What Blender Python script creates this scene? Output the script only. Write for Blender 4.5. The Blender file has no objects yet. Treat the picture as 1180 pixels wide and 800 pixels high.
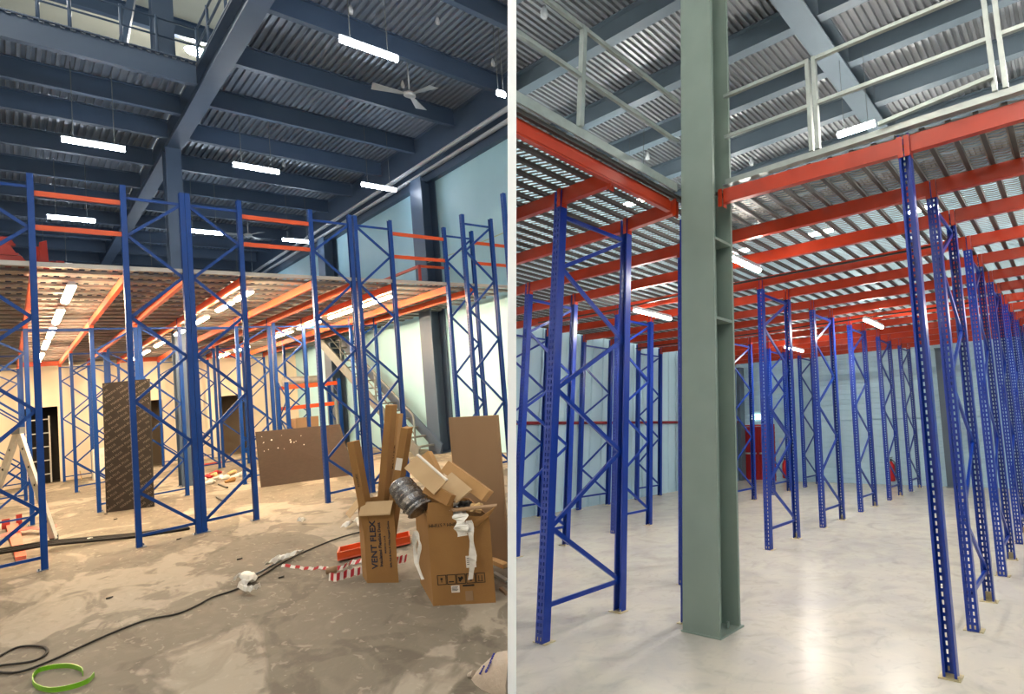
import bpy, bmesh, math, random
from mathutils import Vector, Matrix
random.seed(7)
C = bpy.context.scene.collection
PI = math.pi

# ------------------------------------------------------------------ two halls seen by one camera
# The photograph pairs two views of one warehouse.  Each hall is an ordinary right-angled building in metres
# with its own floor plane; the empty hall's slab slopes a few degrees against the cluttered hall's, and a white
# partition wall stands between them.  PX, PY, FL: principal point and focal length in pixels of the 1180 x 800 frame.
PX, PY, FL = 860.0, 380.0, 610.0

class Room:
    def __init__(s, U, V, N, O):
        s.U, s.V, s.N, s.O = Vector(U), Vector(V), Vector(N), Vector(O)
        s.M = Matrix((s.U, s.V, s.N)).transposed()          # room -> camera (right, up, forward)
        s.cam = -(s.M.transposed() @ s.O)
    def ray(s, px, py):
        return s.M.transposed() @ Vector(((px-PX)/FL, -(py-PY)/FL, 1.0))
    def axis(s, px, py, i, val):                              # point on the ray where coordinate i equals val
        d = s.ray(px, py); return s.cam + d*((val-s.cam[i])/d[i])
    def depth(s, px, py, t):
        return s.cam + s.ray(px, py)*t
L = Room((0.580173, 0.0207651, 0.8142285), (-0.8079548, -0.1117417, 0.5785524), (-0.102997, 0.9935203, 0.0480523), (-7.5704599, -2.714561, 6.6019168))
R = Room((0.8454933, 0.1197833, -0.5203779), (0.5333705, -0.1426627, 0.8337645), (-0.0256325, 0.9824965, 0.1845092), (0.0410121, -1.5719944, -0.2952148))
L.T = Matrix.Identity(4)
_rot = L.M.transposed() @ R.M
R.T = Matrix.Translation(L.M.transposed() @ (R.O-L.O)) @ _rot.to_4x4()
# the partition wall: a slab 3.6 cm thick whose end faces the camera
Z0 = 2.55
SL = (590-PX)/FL
PN = Vector((1, 0, -SL)).normalized()
HT = 5/FL*Z0/math.sqrt(1+SL*SL)
L.clip_n, R.clip_n = L.M.transposed() @ PN, -(R.M.transposed() @ PN)
for r in (L, R):
    r.clip_p = r.cam - r.clip_n*(HT+0.001)
def lz(px, py, z=0.0): return L.axis(px, py, 2, z)
def ly(px, py, y): return L.axis(px, py, 1, y)
def lx(px, py, x): return L.axis(px, py, 0, x)
def ld(px, py, t): return L.depth(px, py, t)

# ------------------------------------------------------------------ materials
def lin(h):
    h = h.lstrip('#'); o = []
    for i in (0, 2, 4):
        c = int(h[i:i+2], 16)/255; o.append(c/12.92 if c <= 0.04045 else ((c+0.055)/1.055)**2.4)
    return (*o, 1)
def mat(name, col, rough=0.6, metal=0.0, var=None, scale=6.0, amt=0.5, bump=0.0, bscale=40.0, stretch=None, spec=0.5):
    m = bpy.data.materials.new(name); m.use_nodes = True
    nt = m.node_tree; b = nt.nodes['Principled BSDF']
    b.inputs['Base Color'].default_value = lin(col); b.inputs['Roughness'].default_value = rough
    b.inputs['Metallic'].default_value = metal; b.inputs['Specular IOR Level'].default_value = spec
    tc = nt.nodes.new('ShaderNodeTexCoord'); vec = tc.outputs['Object']
    if stretch:
        mp = nt.nodes.new('ShaderNodeMapping'); mp.inputs['Scale'].default_value = stretch
        nt.links.new(vec, mp.inputs['Vector']); vec = mp.outputs['Vector']
    if var:
        n = nt.nodes.new('ShaderNodeTexNoise'); n.inputs['Scale'].default_value = scale; n.inputs['Detail'].default_value = 6
        nt.links.new(vec, n.inputs['Vector'])
        rp = nt.nodes.new('ShaderNodeValToRGB'); rp.color_ramp.elements[0].position = 0.5-amt*0.4; rp.color_ramp.elements[1].position = 0.5+amt*0.4
        rp.color_ramp.elements[0].color = lin(col); rp.color_ramp.elements[1].color = lin(var)
        nt.links.new(n.outputs['Fac'], rp.inputs['Fac']); nt.links.new(rp.outputs['Color'], b.inputs['Base Color'])
    if bump:
        n2 = nt.nodes.new('ShaderNodeTexNoise'); n2.inputs['Scale'].default_value = bscale; n2.inputs['Detail'].default_value = 4
        nt.links.new(vec, n2.inputs['Vector'])
        bp = nt.nodes.new('ShaderNodeBump'); bp.inputs['Strength'].default_value = bump; bp.inputs['Distance'].default_value = 0.01
        nt.links.new(n2.outputs['Fac'], bp.inputs['Height']); nt.links.new(bp.outputs['Normal'], b.inputs['Normal'])
    return m
def glow(name, col, strength):
    m = bpy.data.materials.new(name); m.use_nodes = True; b = m.node_tree.nodes['Principled BSDF']
    b.inputs['Base Color'].default_value = (0.8, 0.8, 0.8, 1)
    b.inputs['Emission Color'].default_value = lin(col); b.inputs['Emission Strength'].default_value = strength
    return m

def concrete(name, base, layers, rough, bump, stretch=(1, 1, 1), spec=0.5):
    """screed: base colour, then trowelled patches (scale, threshold, softness, colour, amount, distortion)"""
    m = mat(name, base, rough, spec=spec); nt = m.node_tree; b = nt.nodes['Principled BSDF']
    tc = nt.nodes.new('ShaderNodeTexCoord'); col = None
    for i, (sc, th, soft, c, a, dist) in enumerate(layers):
        n = nt.nodes.new('ShaderNodeTexNoise'); n.inputs['Scale'].default_value = sc; n.inputs['Detail'].default_value = 8
        n.inputs['Distortion'].default_value = dist
        mp = nt.nodes.new('ShaderNodeMapping'); mp.inputs['Location'].default_value = (i*3.7+1.3, i*5.1, 0); mp.inputs['Scale'].default_value = stretch
        nt.links.new(tc.outputs['Object'], mp.inputs['Vector']); nt.links.new(mp.outputs['Vector'], n.inputs['Vector'])
        mr = nt.nodes.new('ShaderNodeMapRange'); mr.inputs['From Min'].default_value = th-soft; mr.inputs['From Max'].default_value = th+soft
        mr.inputs['To Max'].default_value = a; nt.links.new(n.outputs['Fac'], mr.inputs['Value'])
        mx = nt.nodes.new('ShaderNodeMix'); mx.data_type = 'RGBA'
        mx.inputs['A'].default_value = lin(base); mx.inputs['B'].default_value = lin(c)
        if col: nt.links.new(col, mx.inputs['A'])
        nt.links.new(mr.outputs['Result'], mx.inputs['Factor']); col = mx.outputs['Result']
    nt.links.new(col, b.inputs['Base Color'])
    n = nt.nodes.new('ShaderNodeTexNoise'); n.inputs['Scale'].default_value = 22; n.inputs['Detail'].default_value = 6
    nt.links.new(tc.outputs['Object'], n.inputs['Vector'])
    bp = nt.nodes.new('ShaderNodeBump'); bp.inputs['Strength'].default_value = bump; bp.inputs['Distance'].default_value = 0.01
    nt.links.new(n.outputs['Fac'], bp.inputs['Height']); nt.links.new(bp.outputs['Normal'], b.inputs['Normal'])
    return m

def perforated(name, col, sx, lx_, sy, ly_, arc=0.0, per=0.19, rough=0.45, metal=0.5):
    """steel decking sheet pierced by rows of openings lx_ x ly_ repeated every sx, sy; arc bows each slot"""
    m = mat(name, col, rough, metal); nt = m.node_tree; b = nt.nodes['Principled BSDF']; out = nt.nodes['Material Output']
    tc = nt.nodes.new('ShaderNodeTexCoord'); sp = nt.nodes.new('ShaderNodeSeparateXYZ'); nt.links.new(tc.outputs['Object'], sp.inputs[0])
    def op(o, a, v1, v2=0.0):
        n = nt.nodes.new('ShaderNodeMath'); n.operation = o; nt.links.new(a, n.inputs[0])
        if isinstance(v1, float): n.inputs[1].default_value = v1
        else: nt.links.new(v1, n.inputs[1])
        n.inputs[2].default_value = v2; return n.outputs[0]
    X, Y = sp.outputs['X'], sp.outputs['Y']
    if arc:
        c = op('MULTIPLY', op('COSINE', op('MULTIPLY', X, 2*PI/per), 0.0), arc); Y = op('ADD', Y, c)
    hole = op('MULTIPLY', op('LESS_THAN', op('WRAP', X, sx), lx_), op('LESS_THAN', op('WRAP', Y, sy), ly_))
    tr = nt.nodes.new('ShaderNodeBsdfTransparent'); ms = nt.nodes.new('ShaderNodeMixShader')
    nt.links.new(hole, ms.inputs[0]); nt.links.new(b.outputs[0], ms.inputs[1]); nt.links.new(tr.outputs[0], ms.inputs[2])
    nt.links.new(ms.outputs[0], out.inputs[0])
    return m

M = dict(
    blue=mat('rack_blue', '#053f8c', 0.4, 0.0, '#043577', 3, 0.8, spec=0.3),
    blue2=mat('rack_blue_bright', '#093596', 0.28, 0.0, '#072b82', 3, 0.8),
    galv=mat('galvanised_plate', '#cdbf97', 0.5, 0.3, '#b5a880', 20),
    orange=mat('beam_orange', '#d04f18', 0.4, 0, '#c04415', 4),
    red=mat('beam_red', '#b23516', 0.3, 0, '#9e2d12', 4),
    steel=mat('steel_slate', '#43566e', 0.5, 0.0, '#3d5068', 2),
    steel2=mat('steel_grey', '#5c6a75', 0.5, 0.0, '#56646f', 2),
    green=mat('column_green', '#7f8d83', 0.45, 0.0, '#77857c', 3, 0.6),
    ceil=mat('ceiling_sheet', '#8793a2', 0.42, 0.35, '#7a8695', 1.2),
    ceil2=mat('ceiling_sheet_pale', '#999da1', 0.42, 0.35, '#8b8f94', 1.2),
    wall_blue=mat('pale_blue_paint', '#a6d2e2', 0.6, 0, '#9ac8da', 0.8),
    wall_blue2=mat('pale_blue_sheet', '#b5d2de', 0.5, 0, '#abc9d6', 0.8),
    cream=mat('cream_paint', '#e9dcc6', 0.7, 0, '#dccdb4', 1.3, 0.9),
    beige=mat('roof_panel', '#c9c6b4', 0.6, 0, '#bdbaa8', 1.0),
    white=mat('white_paint', '#ffffff', 0.7),
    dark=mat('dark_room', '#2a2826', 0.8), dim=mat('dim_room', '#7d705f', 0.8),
    alu=mat('aluminium', '#b9b9b4', 0.35, 0.6, '#a5a5a0', 10), grey_steel=mat('zinc_steel', '#6f7678', 0.5, 0.2, '#646b6d', 8),
    galv2=mat('galvanised_rail', '#a6ada8', 0.4, 0.5, '#959c97', 10),
    black=mat('black_plastic', '#141414', 0.45), rubber=mat('black_rubber', '#0c0c0c', 0.7),
    card=mat('cardboard', '#96703f', 0.8, 0, '#876235', 3, 0.8, 0.15, 60), card_in=mat('cardboard_inside', '#b9a07c', 0.85, 0, '#ab916d', 4),
    card_dark=mat('brown_board', '#94795c', 0.75, 0, '#8a6f53', 2, 0.9), card_pale=mat('pale_cardboard', '#b58f60', 0.8, 0, '#a68152', 4),
    ink=mat('blue_black_ink', '#232a3c', 0.8), ink_black=mat('black_ink', '#1d1712', 0.8), ink_blue=mat('blue_ink', '#27308f', 0.7),
    paper=mat('white_paper', '#e6e2da', 0.8, 0, '#d4d0c8', 8), plastic=mat('white_plastic', '#d9d8d2', 0.4, 0, '#c8c6be', 12),
    foil=mat('silver_foil', '#b9b9bc', 0.25, 0.8, '#5a5856', 14, 0.8, 0.8, 40),
    film=mat('film_faced_ply', '#2b2724', 0.55, 0, '#24201d', 2), print=mat('pale_print', '#a1968a', 0.7),
    ply=mat('worn_plywood', '#3c3028', 0.75, 0, '#493c32', 14, 0.9, 0.2, 60, (1, 1, 3)),
    redpaint=mat('red_paint', '#b0362c', 0.5, 0, '#9a2d26', 5), salmon=mat('faded_red', '#e2725a', 0.55, 0, '#d6624a', 6),
    tape_red=mat('tape_red', '#b01f2c', 0.5), tape_white=mat('tape_white', '#e2dcd6', 0.5),
    lime=mat('green_hose', '#6fae1e', 0.4), sack=mat('woven_sack', '#b9ad9f', 0.7, 0, '#a99c8d', 9, 0.8, 0.5, 45),
    fan=mat('fan_grey', '#a9afb3', 0.4, 0.3), lampbody=mat('lamp_housing', '#c9ced2', 0.5),
    cool=glow('lamp_cool', '#eaf3ff', 30), warm=glow('lamp_warm', '#ffdfb4', 135), neutral=glow('lamp_neutral', '#fff8ee', 150), neutral_up=glow('lamp_neutral_high', '#fff8ee', 165), flood=glow('lamp_flood', '#fffaf0', 420),
    exit_white=glow('exit_white', '#e8fff0', 1.6), exit_green=glow('exit_green', '#2fb060', 1.2),
    red_door=mat('red_door', '#a31a1e', 0.45, 0, '#951519', 3), pipe_red=mat('fire_pipe_red', '#8e2026', 0.4), exting=mat('extinguisher_red', '#c01a1e', 0.3),
    scrap_y=mat('scrap_tan', '#c8a877', 0.8), rope=mat('pale_rope', '#a8b8a0', 0.8), pipe_g=mat('pipe_grey', '#c3cbd2', 0.4, 0.1),
    wood=mat('pale_wood', '#c09a68', 0.7, 0, '#b18a58', 5, 0.8, 0, 40, (1, 8, 8)),
)
M['floor'] = concrete('screed_brown', '#6d665a', [(0.45, 0.5, 0.01, '#968d7f', 0.9, 1.0), (1.1, 0.55, 0.03, '#575046', 0.65, 2.0), (3, 0.58, 0.08, '#7b7366', 0.5, 2.0), (8, 0.63, 0.03, '#a39b8c', 0.4, 1.5), (24, 0.71, 0.02, '#b8b0a2', 0.25, 0.6)], 0.7, 0.25, (1.7, 0.75, 1), 0.25)
M['floor2'] = concrete('screed_pale', '#c6bfb2', [(0.8, 0.5, 0.12, '#b8b3ad', 0.7, 1.0), (1.6, 0.55, 0.14, '#d2cbb6', 0.55, 1.5), (2.0, 0.62, 0.1, '#a29d96', 0.5, 1.5), (7, 0.64, 0.1, '#9a958d', 0.3, 1.5)], 0.27, 0.1)
M['deckL'] = perforated('perforated_deck', '#a5a29d', 0.09, 0.045, 0.26, 0.1)
M['deckR'] = perforated('louvred_deck', '#8d887f', 0.19, 0.13, 0.05, 0.022, 0.012)
M['deckrib2'] = mat('deck_rib_grey', '#7c7a76', 0.5, 0.3)
M['deckrib'] = mat('deck_rib', '#4a4745', 0.5, 0.3)

# ------------------------------------------------------------------ mesh builder
class MB:
    def __init__(s): s.v, s.f, s.cut = [], [], None
    def add(s, vs, fs):
        o = len(s.v); s.v += [tuple(p) for p in vs]; s.f += [tuple(o+i for i in f) for f in fs]; return s
    def hexa(s, p):                                            # 8 points: bottom ring 0-3, top ring 4-7
        return s.add(p, [(3, 2, 1, 0), (4, 5, 6, 7), (0, 1, 5, 4), (1, 2, 6, 5), (2, 3, 7, 6), (3, 0, 4, 7)])
    def box(s, x0, x1, y0, y1, z0, z1):
        return s.hexa([(x0, y0, z0), (x1, y0, z0), (x1, y1, z0), (x0, y1, z0), (x0, y0, z1), (x1, y0, z1), (x1, y1, z1), (x0, y1, z1)])
    def bar(s, p, q, w, h, up=(0, 0, 1)):                       # rectangular bar, w across, h along up
        p, q, up = Vector(p), Vector(q), Vector(up); d = (q-p).normalized(); a = d.cross(up)
        if a.length < 1e-4: a = d.cross(Vector((1, 0, 0)))
        a.normalize(); b = a.cross(d).normalized(); a = a*w/2; b = b*h/2
        return s.hexa([p-a-b, q-a-b, q+a-b, p+a-b, p-a+b, q-a+b, q+a+b, p+a+b])
    def prism(s, prof, p, q, up=(0, 0, 1), caps=True):          # profile [(a,b)] swept p -> q; a across, b along up
        p, q, up = Vector(p), Vector(q), Vector(up); d = (q-p).normalized(); a = d.cross(up).normalized(); b = a.cross(d).normalized()
        n = len(prof); vs = [p+a*x+b*y for x, y in prof]+[q+a*x+b*y for x, y in prof]
        fs = [(i, (i+1) % n, n+(i+1) % n, n+i) for i in range(n)]
        if caps: fs += [tuple(range(n))[::-1], tuple(range(n, 2*n))]
        return s.add(vs, fs)
    def tube(s, pts, r, n=8, closed=False, caps=True):
        pts = [Vector(p) for p in pts]; m = len(pts); vs = []; ref = None
        for i, p in enumerate(pts):
            if closed: d = pts[(i+1) % m]-pts[i-1]
            else: d = pts[min(i+1, m-1)]-pts[max(i-1, 0)]
            d.normalize()
            if ref is None:
                ref = d.cross(Vector((0, 0, 1)))
                if ref.length < 1e-3: ref = d.cross(Vector((1, 0, 0)))
            ref = (ref-d*ref.dot(d)).normalized(); b = d.cross(ref)
            rr = r[i] if isinstance(r, (list, tuple)) else r
            vs += [p+ref*(rr*math.cos(2*PI*k/n))+b*(rr*math.sin(2*PI*k/n)) for k in range(n)]
        fs = []
        for i in range(m if closed else m-1):
            j = (i+1) % m
            fs += [(i*n+k, i*n+(k+1) % n, j*n+(k+1) % n, j*n+k) for k in range(n)]
        if caps and not closed: fs += [tuple(range(n))[::-1], tuple((m-1)*n+k for k in range(n))]
        return s.add(vs, fs)
    def sheet(s, rows, thick=None):                             # grid of points rows x cols (open surface)
        n = len(rows[0]); vs = [p for r in rows for p in r]
        fs = [(i*n+j, i*n+j+1, (i+1)*n+j+1, (i+1)*n+j) for i in range(len(rows)-1) for j in range(n-1)]
        if thick:
            t = Vector(thick); k = len(vs); m = len(rows)
            vs = vs+[Vector(p)+t for p in vs]; fs = fs+[tuple(k+i for i in f[::-1]) for f in fs]
            per = [j for j in range(n)]+[i*n+n-1 for i in range(1, m)]+[(m-1)*n+j for j in range(n-2, -1, -1)]+[i*n for i in range(m-2, 0, -1)]
            fs += [(per[(i+1) % len(per)], per[i], per[i]+k, per[(i+1) % len(per)]+k) for i in range(len(per))]
        return s.add(vs, fs)
    def ibeam(s, p, q, w, h, tf=0.02, tw=0.015):                # I section hung below the line p-q (top of flange)
        a, b, c = w/2, tw/2, h
        pr = [(-a, 0), (-a, -tf), (-b, -tf), (-b, -c+tf), (-a, -c+tf), (-a, -c), (a, -c), (a, -c+tf), (b, -c+tf), (b, -tf), (a, -tf), (a, 0)]
        p, q = Vector(p), Vector(q); n = len(pr); d = (q-p).normalized(); ax = d.cross(Vector((0, 0, 1))).normalized()
        vs = [p+ax*x+Vector((0, 0, y)) for x, y in pr]+[q+ax*x+Vector((0, 0, y)) for x, y in pr]
        fs = [(i, (i+1) % n, n+(i+1) % n, n+i) for i in range(n)]
        for o in (0, n): fs += [(o, o+1, o+10, o+11), (o+2, o+3, o+8, o+9), (o+4, o+5, o+6, o+7)]
        return s.add(vs, fs)
    def clip(s, room): s.cut = room; return s
    def mesh(s, name, origin=(0, 0, 0), smooth=False):
        me = bpy.data.meshes.new(name); o = Vector(origin)
        bm = bmesh.new(); vv = [bm.verts.new(p) for p in s.v]
        for f in s.f:
            try: bm.faces.new([vv[i] for i in f])
            except ValueError: pass
        if s.cut:
            r = bmesh.ops.bisect_plane(bm, geom=bm.verts[:]+bm.edges[:]+bm.faces[:], plane_co=s.cut.clip_p, plane_no=s.cut.clip_n, clear_outer=True)
            es = [e for e in r['geom_cut'] if isinstance(e, bmesh.types.BMEdge) and e.is_valid and len(e.link_faces) == 1]
            try: bmesh.ops.holes_fill(bm, edges=es, sides=0)
            except Exception: pass
        bmesh.ops.recalc_face_normals(bm, faces=bm.faces[:])
        for v in bm.verts: v.co -= o
        bm.to_mesh(me); bm.free()
        if smooth:
            for p in me.polygons: p.use_smooth = True
        return me

def link(name, me, m, parent=None):
    o = bpy.data.objects.new(name, me); C.objects.link(o)
    if m and not me.materials: me.materials.append(m)
    if parent: o.parent = parent
    return o
def part(name, mb, m, parent, smooth=False, label=None):
    o = link(name, mb.mesh(name, smooth=smooth), m, parent)
    if label: o['label'] = label
    return o
def tag(o, label, cat, group=None, kind=None):
    if label: o['label'] = label
    if cat: o['category'] = cat
    if group: o['group'] = group
    if kind: o['kind'] = kind
    return o
def thing(name, label, cat, loc=(0, 0, 0), room=L, rz=0.0, group=None):
    o = bpy.data.objects.new(name, None); C.objects.link(o)
    o.empty_display_size = 0.1
    o.matrix_world = room.T @ Matrix.Translation(loc) @ Matrix.Rotation(rz, 4, 'Z')
    return tag(o, label, cat, group)
def single(name, mb, m, label, cat, room=L, origin=(0, 0, 0), group=None, kind=None, smooth=False):
    o = link(name, mb.mesh(name, origin, smooth), m)
    o.matrix_world = room.T @ Matrix.Translation(origin)
    return tag(o, label, cat, group, kind)
class shifted:
    def __init__(s, m, room=L):
        i = m.inverted(); s.clip_p = i @ room.clip_p; s.clip_n = (i.to_3x3() @ room.clip_n).normalized()
def struct(name, mb, m, room, label=None, cat=None, smooth=False):
    return single(name, mb, m, label, cat, room, kind='structure', smooth=smooth)
def copy_tree(o, parent=None):
    c = o.copy(); C.objects.link(c)
    if parent: c.parent = parent
    for ch in list(o.children): copy_tree(ch, c)
    return c
def place(o, room, loc, rz=0.0):
    o.matrix_world = room.T @ Matrix.Translation(loc) @ Matrix.Rotation(rz, 4, 'Z')
def clip_tree(o, room, m=None):
    m = o.matrix_basis if m is None else m @ o.matrix_basis
    if o.type == 'MESH':
        i = m.inverted(); p = i @ (room.T @ room.clip_p); n = (i.to_3x3() @ (room.T.to_3x3() @ room.clip_n)).normalized()
        me = o.data.copy(); bm = bmesh.new(); bm.from_mesh(me)
        bmesh.ops.bisect_plane(bm, geom=bm.verts[:]+bm.edges[:]+bm.faces[:], plane_co=p, plane_no=n, clear_outer=True)
        bm.to_mesh(me); bm.free(); o.data = me
    for c in list(o.children): clip_tree(c, room, m)
    if o.type == 'MESH' and not len(o.data.vertices) and not o.children: bpy.data.objects.remove(o)
def text(name, body, size, m, parent, mtx, depth=0.0015, align='CENTER', bold=0.0):
    cu = bpy.data.curves.new(name, 'FONT'); cu.body = body; cu.size = size; cu.extrude = depth; cu.align_x = align; cu.align_y = 'CENTER'
    cu.resolution_u = 2; cu.offset = bold
    t = bpy.data.objects.new('tmp', cu); C.objects.link(t)
    dg = bpy.context.evaluated_depsgraph_get(); me = bpy.data.meshes.new_from_object(t.evaluated_get(dg))
    bpy.data.objects.remove(t); me.name = name; me.materials.clear(); me.transform(mtx)
    return link(name, me, m, parent)
def frame_mtx(o, ex, ey):                                       # text plane at o: x along ex, y along ey
    ex, ey = Vector(ex).normalized(), Vector(ey).normalized(); ez = ex.cross(ey).normalized(); ey = ez.cross(ex)
    m = Matrix((ex, ey, ez)).transposed().to_4x4(); m.translation = Vector(o); return m

# ------------------------------------------------------------------ camera
cam = bpy.data.cameras.new('camera'); co = bpy.data.objects.new('camera', cam); C.objects.link(co)
Mt = L.M.transposed()
cx, cy, cz = Mt @ Vector((1, 0, 0)), Mt @ Vector((0, 1, 0)), -(Mt @ Vector((0, 0, 1)))
mw = Matrix((cx, cy, cz)).transposed().to_4x4(); mw.translation = L.cam; co.matrix_world = mw
cam.sensor_fit = 'HORIZONTAL'; cam.sensor_width = 36; cam.lens = FL/1180*36
cam.shift_x = -(PX-590)/1180; cam.shift_y = -(400-PY)/1180; cam.clip_start = 0.05; cam.clip_end = 200
bpy.context.scene.camera = co
vs_ = bpy.context.scene.view_settings
vs_.view_transform = 'Standard'; vs_.look = 'None'; vs_.gamma = 1; vs_.use_curve_mapping = False; vs_.exposure = 1.1
w = bpy.data.worlds.new('world'); bpy.context.scene.world = w; w.use_nodes = True
w.node_tree.nodes['Background'].inputs[0].default_value = (0.72, 0.8, 0.9, 1); w.node_tree.nodes['Background'].inputs[1].default_value = 0.2

# ------------------------------------------------------------------ rack parts
def upright_mesh(H, d, w, hole=True, pitch=0.05):
    """perforated C section: slotted front at x=0, open back at x=d, w across y"""
    mb = MB(); t = 0.0025; y0 = -w/2
    hw, hh = 0.0065, 0.014
    c1, c2 = y0+w*0.3, y0+w*0.7
    cols = [(y0, c1-hw, 0), (c1-hw, c1+hw, 1), (c1+hw, c2-hw, 0), (c2-hw, c2+hw, 1), (c2+hw, w/2, 0)]
    n = int(H/pitch)
    for a, b, kind in cols:
        if not kind or not hole: mb.box(0, t, a, b, 0, H); continue
        z = 0.0
        for k in range(n):
            zc = (k+0.7)*pitch
            mb.box(0, t, a, b, z, zc-hh); z = zc+hh
        mb.box(0, t, a, b, z, H)
    for s in (-1, 1):
        ya, yb = (y0, y0+t) if s < 0 else (w/2-t, w/2)
        mb.box(t, d, ya, yb, 0, H)
        la, lb = (y0, y0+0.018) if s < 0 else (w/2-0.018, w/2)
        mb.box(d-t, d, la, lb, 0, H)
    return mb
def make_frame(H, depth, ud, uw, nodes, first, m, bw, plate):
    """nodes: heights of the lacing joints, alternating between the two uprights, beginning at upright `first`"""
    t = thing('pallet_rack', None, 'rack frame')
    key = upright_mesh(H, ud, uw)
    me = key.mesh('upright'); me.materials.append(m)
    xs = (0.0, depth)
    for k in (0, 1):
        u = link('upright', me, None, t)
        u.location = (-ud/2, 0, 0) if k == 0 else (depth+ud/2, 0, 0)
        u.rotation_euler = (0, 0, 0 if k == 0 else PI)
        fp = MB(); fp.box(0.0, ud+0.03, -uw/2-0.03, uw/2+0.03, 0, 0.006)
        fp.tube([(ud+0.016, uw/2+0.015, 0.006), (ud+0.016, uw/2+0.015, 0.03)], 0.007, 6)
        fp.box(0.003, 0.006, -uw/2+0.01, uw/2-0.01, 0.006, 0.07)
        part('foot_plate', fp, plate, u)
    inset = ud/2-0.004
    pts = [(inset if (i+first) % 2 == 0 else depth-inset, 0, z) for i, z in enumerate(nodes)]
    for a, b in zip(pts, pts[1:]):
        part('brace', MB().bar(a, b, 0.022, bw, (0, 1, 0)) if False else MB().prism([(-0.012, -bw/2), (0.012, -bw/2), (0.012, bw/2), (-0.012, bw/2)], a, b, up=(0, 0, 1)), m, t)
    for z in (nodes[0]-0.02, nodes[-1]+0.02):
        part('brace', MB().bar((inset, 0, z), (depth-inset, 0, z), 0.024, bw), m, t)
    return t
def make_beam(length, h, w, m, hook, plate_h=0.17, wrap=False):
    """box beam along +x from 0 to length with a step along its top edge and a hook plate at each end; top at z=0"""
    t = thing('rack_crossbar', None, 'beam')
    pr = [(-w/2, -h), (w/2, -h), (w/2, 0), (-w/2+0.018, 0), (-w/2+0.018, -0.028), (-w/2, -0.028)]
    part('beam_section', MB().prism(pr, (0.004, 0, 0), (length-0.004, 0, 0)), m, t)
    if hook:
        for x in (0.0, length):
            s = 1 if x == 0 else -1
            pl = MB().box(min(x, x+s*0.004), max(x, x+s*0.004), -w/2-0.003, w/2+0.003, -h-0.04, plate_h-h-0.04)
            if wrap: pl.box(min(x-s*0.042, x), max(x-s*0.042, x), -w/2-0.024, -w/2-0.018, -h-0.04, plate_h-h-0.04)
            part('hook_plate', pl, m, t)
    return t
ORD = ['front', 'second', 'third', 'fourth', 'fifth', 'sixth', 'seventh', 'eighth', 'ninth', 'tenth', 'eleventh', 'twelfth', 'thirteenth']

# ================================================================== HALL WITH THE CLUTTER
XW, YB = 5.5, 15.4          # side wall, back wall
ZC = 8.1                    # ceiling sheet
ZD = 3.53                   # top of mezzanine deck
# --- floor, walls
fl = MB(); fl.box(-7, XW+0.1, -12, YB+0.1, -0.2, 0); fl.clip(L); struct('floor', fl, M['floor'], L)
wl = MB(); wl.box(XW, XW+0.15, -12, YB+12, 0, 8.3); wl.clip(L); struct('wall_right', wl, M['wall_blue'], L)
doors = [(-0.72, -0.05, 2.2), (1.50, 2.03, 2.13), (3.37, 4.08, 2.06)]
bw = MB(); x = -7
for a, b, h in doors:
    bw.box(x, a, YB, YB+0.15, 0, 3.48); bw.box(a, b, YB, YB+0.15, h, 3.48); x = b
bw.box(x, XW, YB, YB+0.15, 0, 3.48); struct('wall_back', bw, M['cream'], L)
struct('wall_left', MB().box(-7.15, -7, -12, YB+12, 0, 8.3), M['cream'], L)
struct('wall_far', MB().box(-7, XW, YB+11.6, YB+11.75, 3.4, 8.3), M['steel'], L)
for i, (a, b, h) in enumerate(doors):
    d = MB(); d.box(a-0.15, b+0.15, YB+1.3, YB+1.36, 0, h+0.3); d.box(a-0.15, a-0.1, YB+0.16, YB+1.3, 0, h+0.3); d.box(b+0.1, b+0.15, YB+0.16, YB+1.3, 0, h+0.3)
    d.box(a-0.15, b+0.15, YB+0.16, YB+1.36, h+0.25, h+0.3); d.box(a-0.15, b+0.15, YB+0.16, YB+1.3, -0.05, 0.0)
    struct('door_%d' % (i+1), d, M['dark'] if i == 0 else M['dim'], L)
# --- ceiling: corrugated sheet with a void at the near left
def corrugated(x0, x1, y0, y1, z, pitch, h, room, name, m):
    mb = MB(); xs = []; x = x0
    while x < x1:
        xs += [(x, z), (x+pitch*0.42, z), (x+pitch*0.5, z+h), (x+pitch*0.92, z+h)]; x += pitch
    mb.sheet([[(a, y0, b) for a, b in xs], [(a, y1, b) for a, b in xs]], (0, 0, 0.012)); mb.clip(room)
    return struct(name, mb, m, room)
VX, VY = 1.28, 3.3
corrugated(VX, XW+0.4, -9, YB+12, ZC, 0.105, 0.045, L, 'ceiling', M['ceil'])
corrugated(-7, VX, VY, YB+12, ZC, 0.105, 0.045, L, 'ceiling', M['ceil'])
# roof seen through the void
rf = MB()
for k in range(9): rf.box(-7, 6.0, -9+k*2.6, -9+k*2.6+2.585, 11.6, 11.65)
struct('ceiling_roof', rf, M['beige'], L)
for y in (-3.0, 2.3, 5.6, 8.4, 11.2): struct('ceiling_purlin', MB().ibeam((-7, y, 11.6), (6, y, 11.6), 0.18, 0.45), M['steel'], L)
struct('wall_upper', MB().box(-7, 6, 14.2, 14.3, 8.3, 11.6), M['beige'], L)
struct('wall_upper', MB().box(5.9, 6, -9, 14.2, 8.3, 11.6).clip(L), M['beige'], L)
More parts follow.
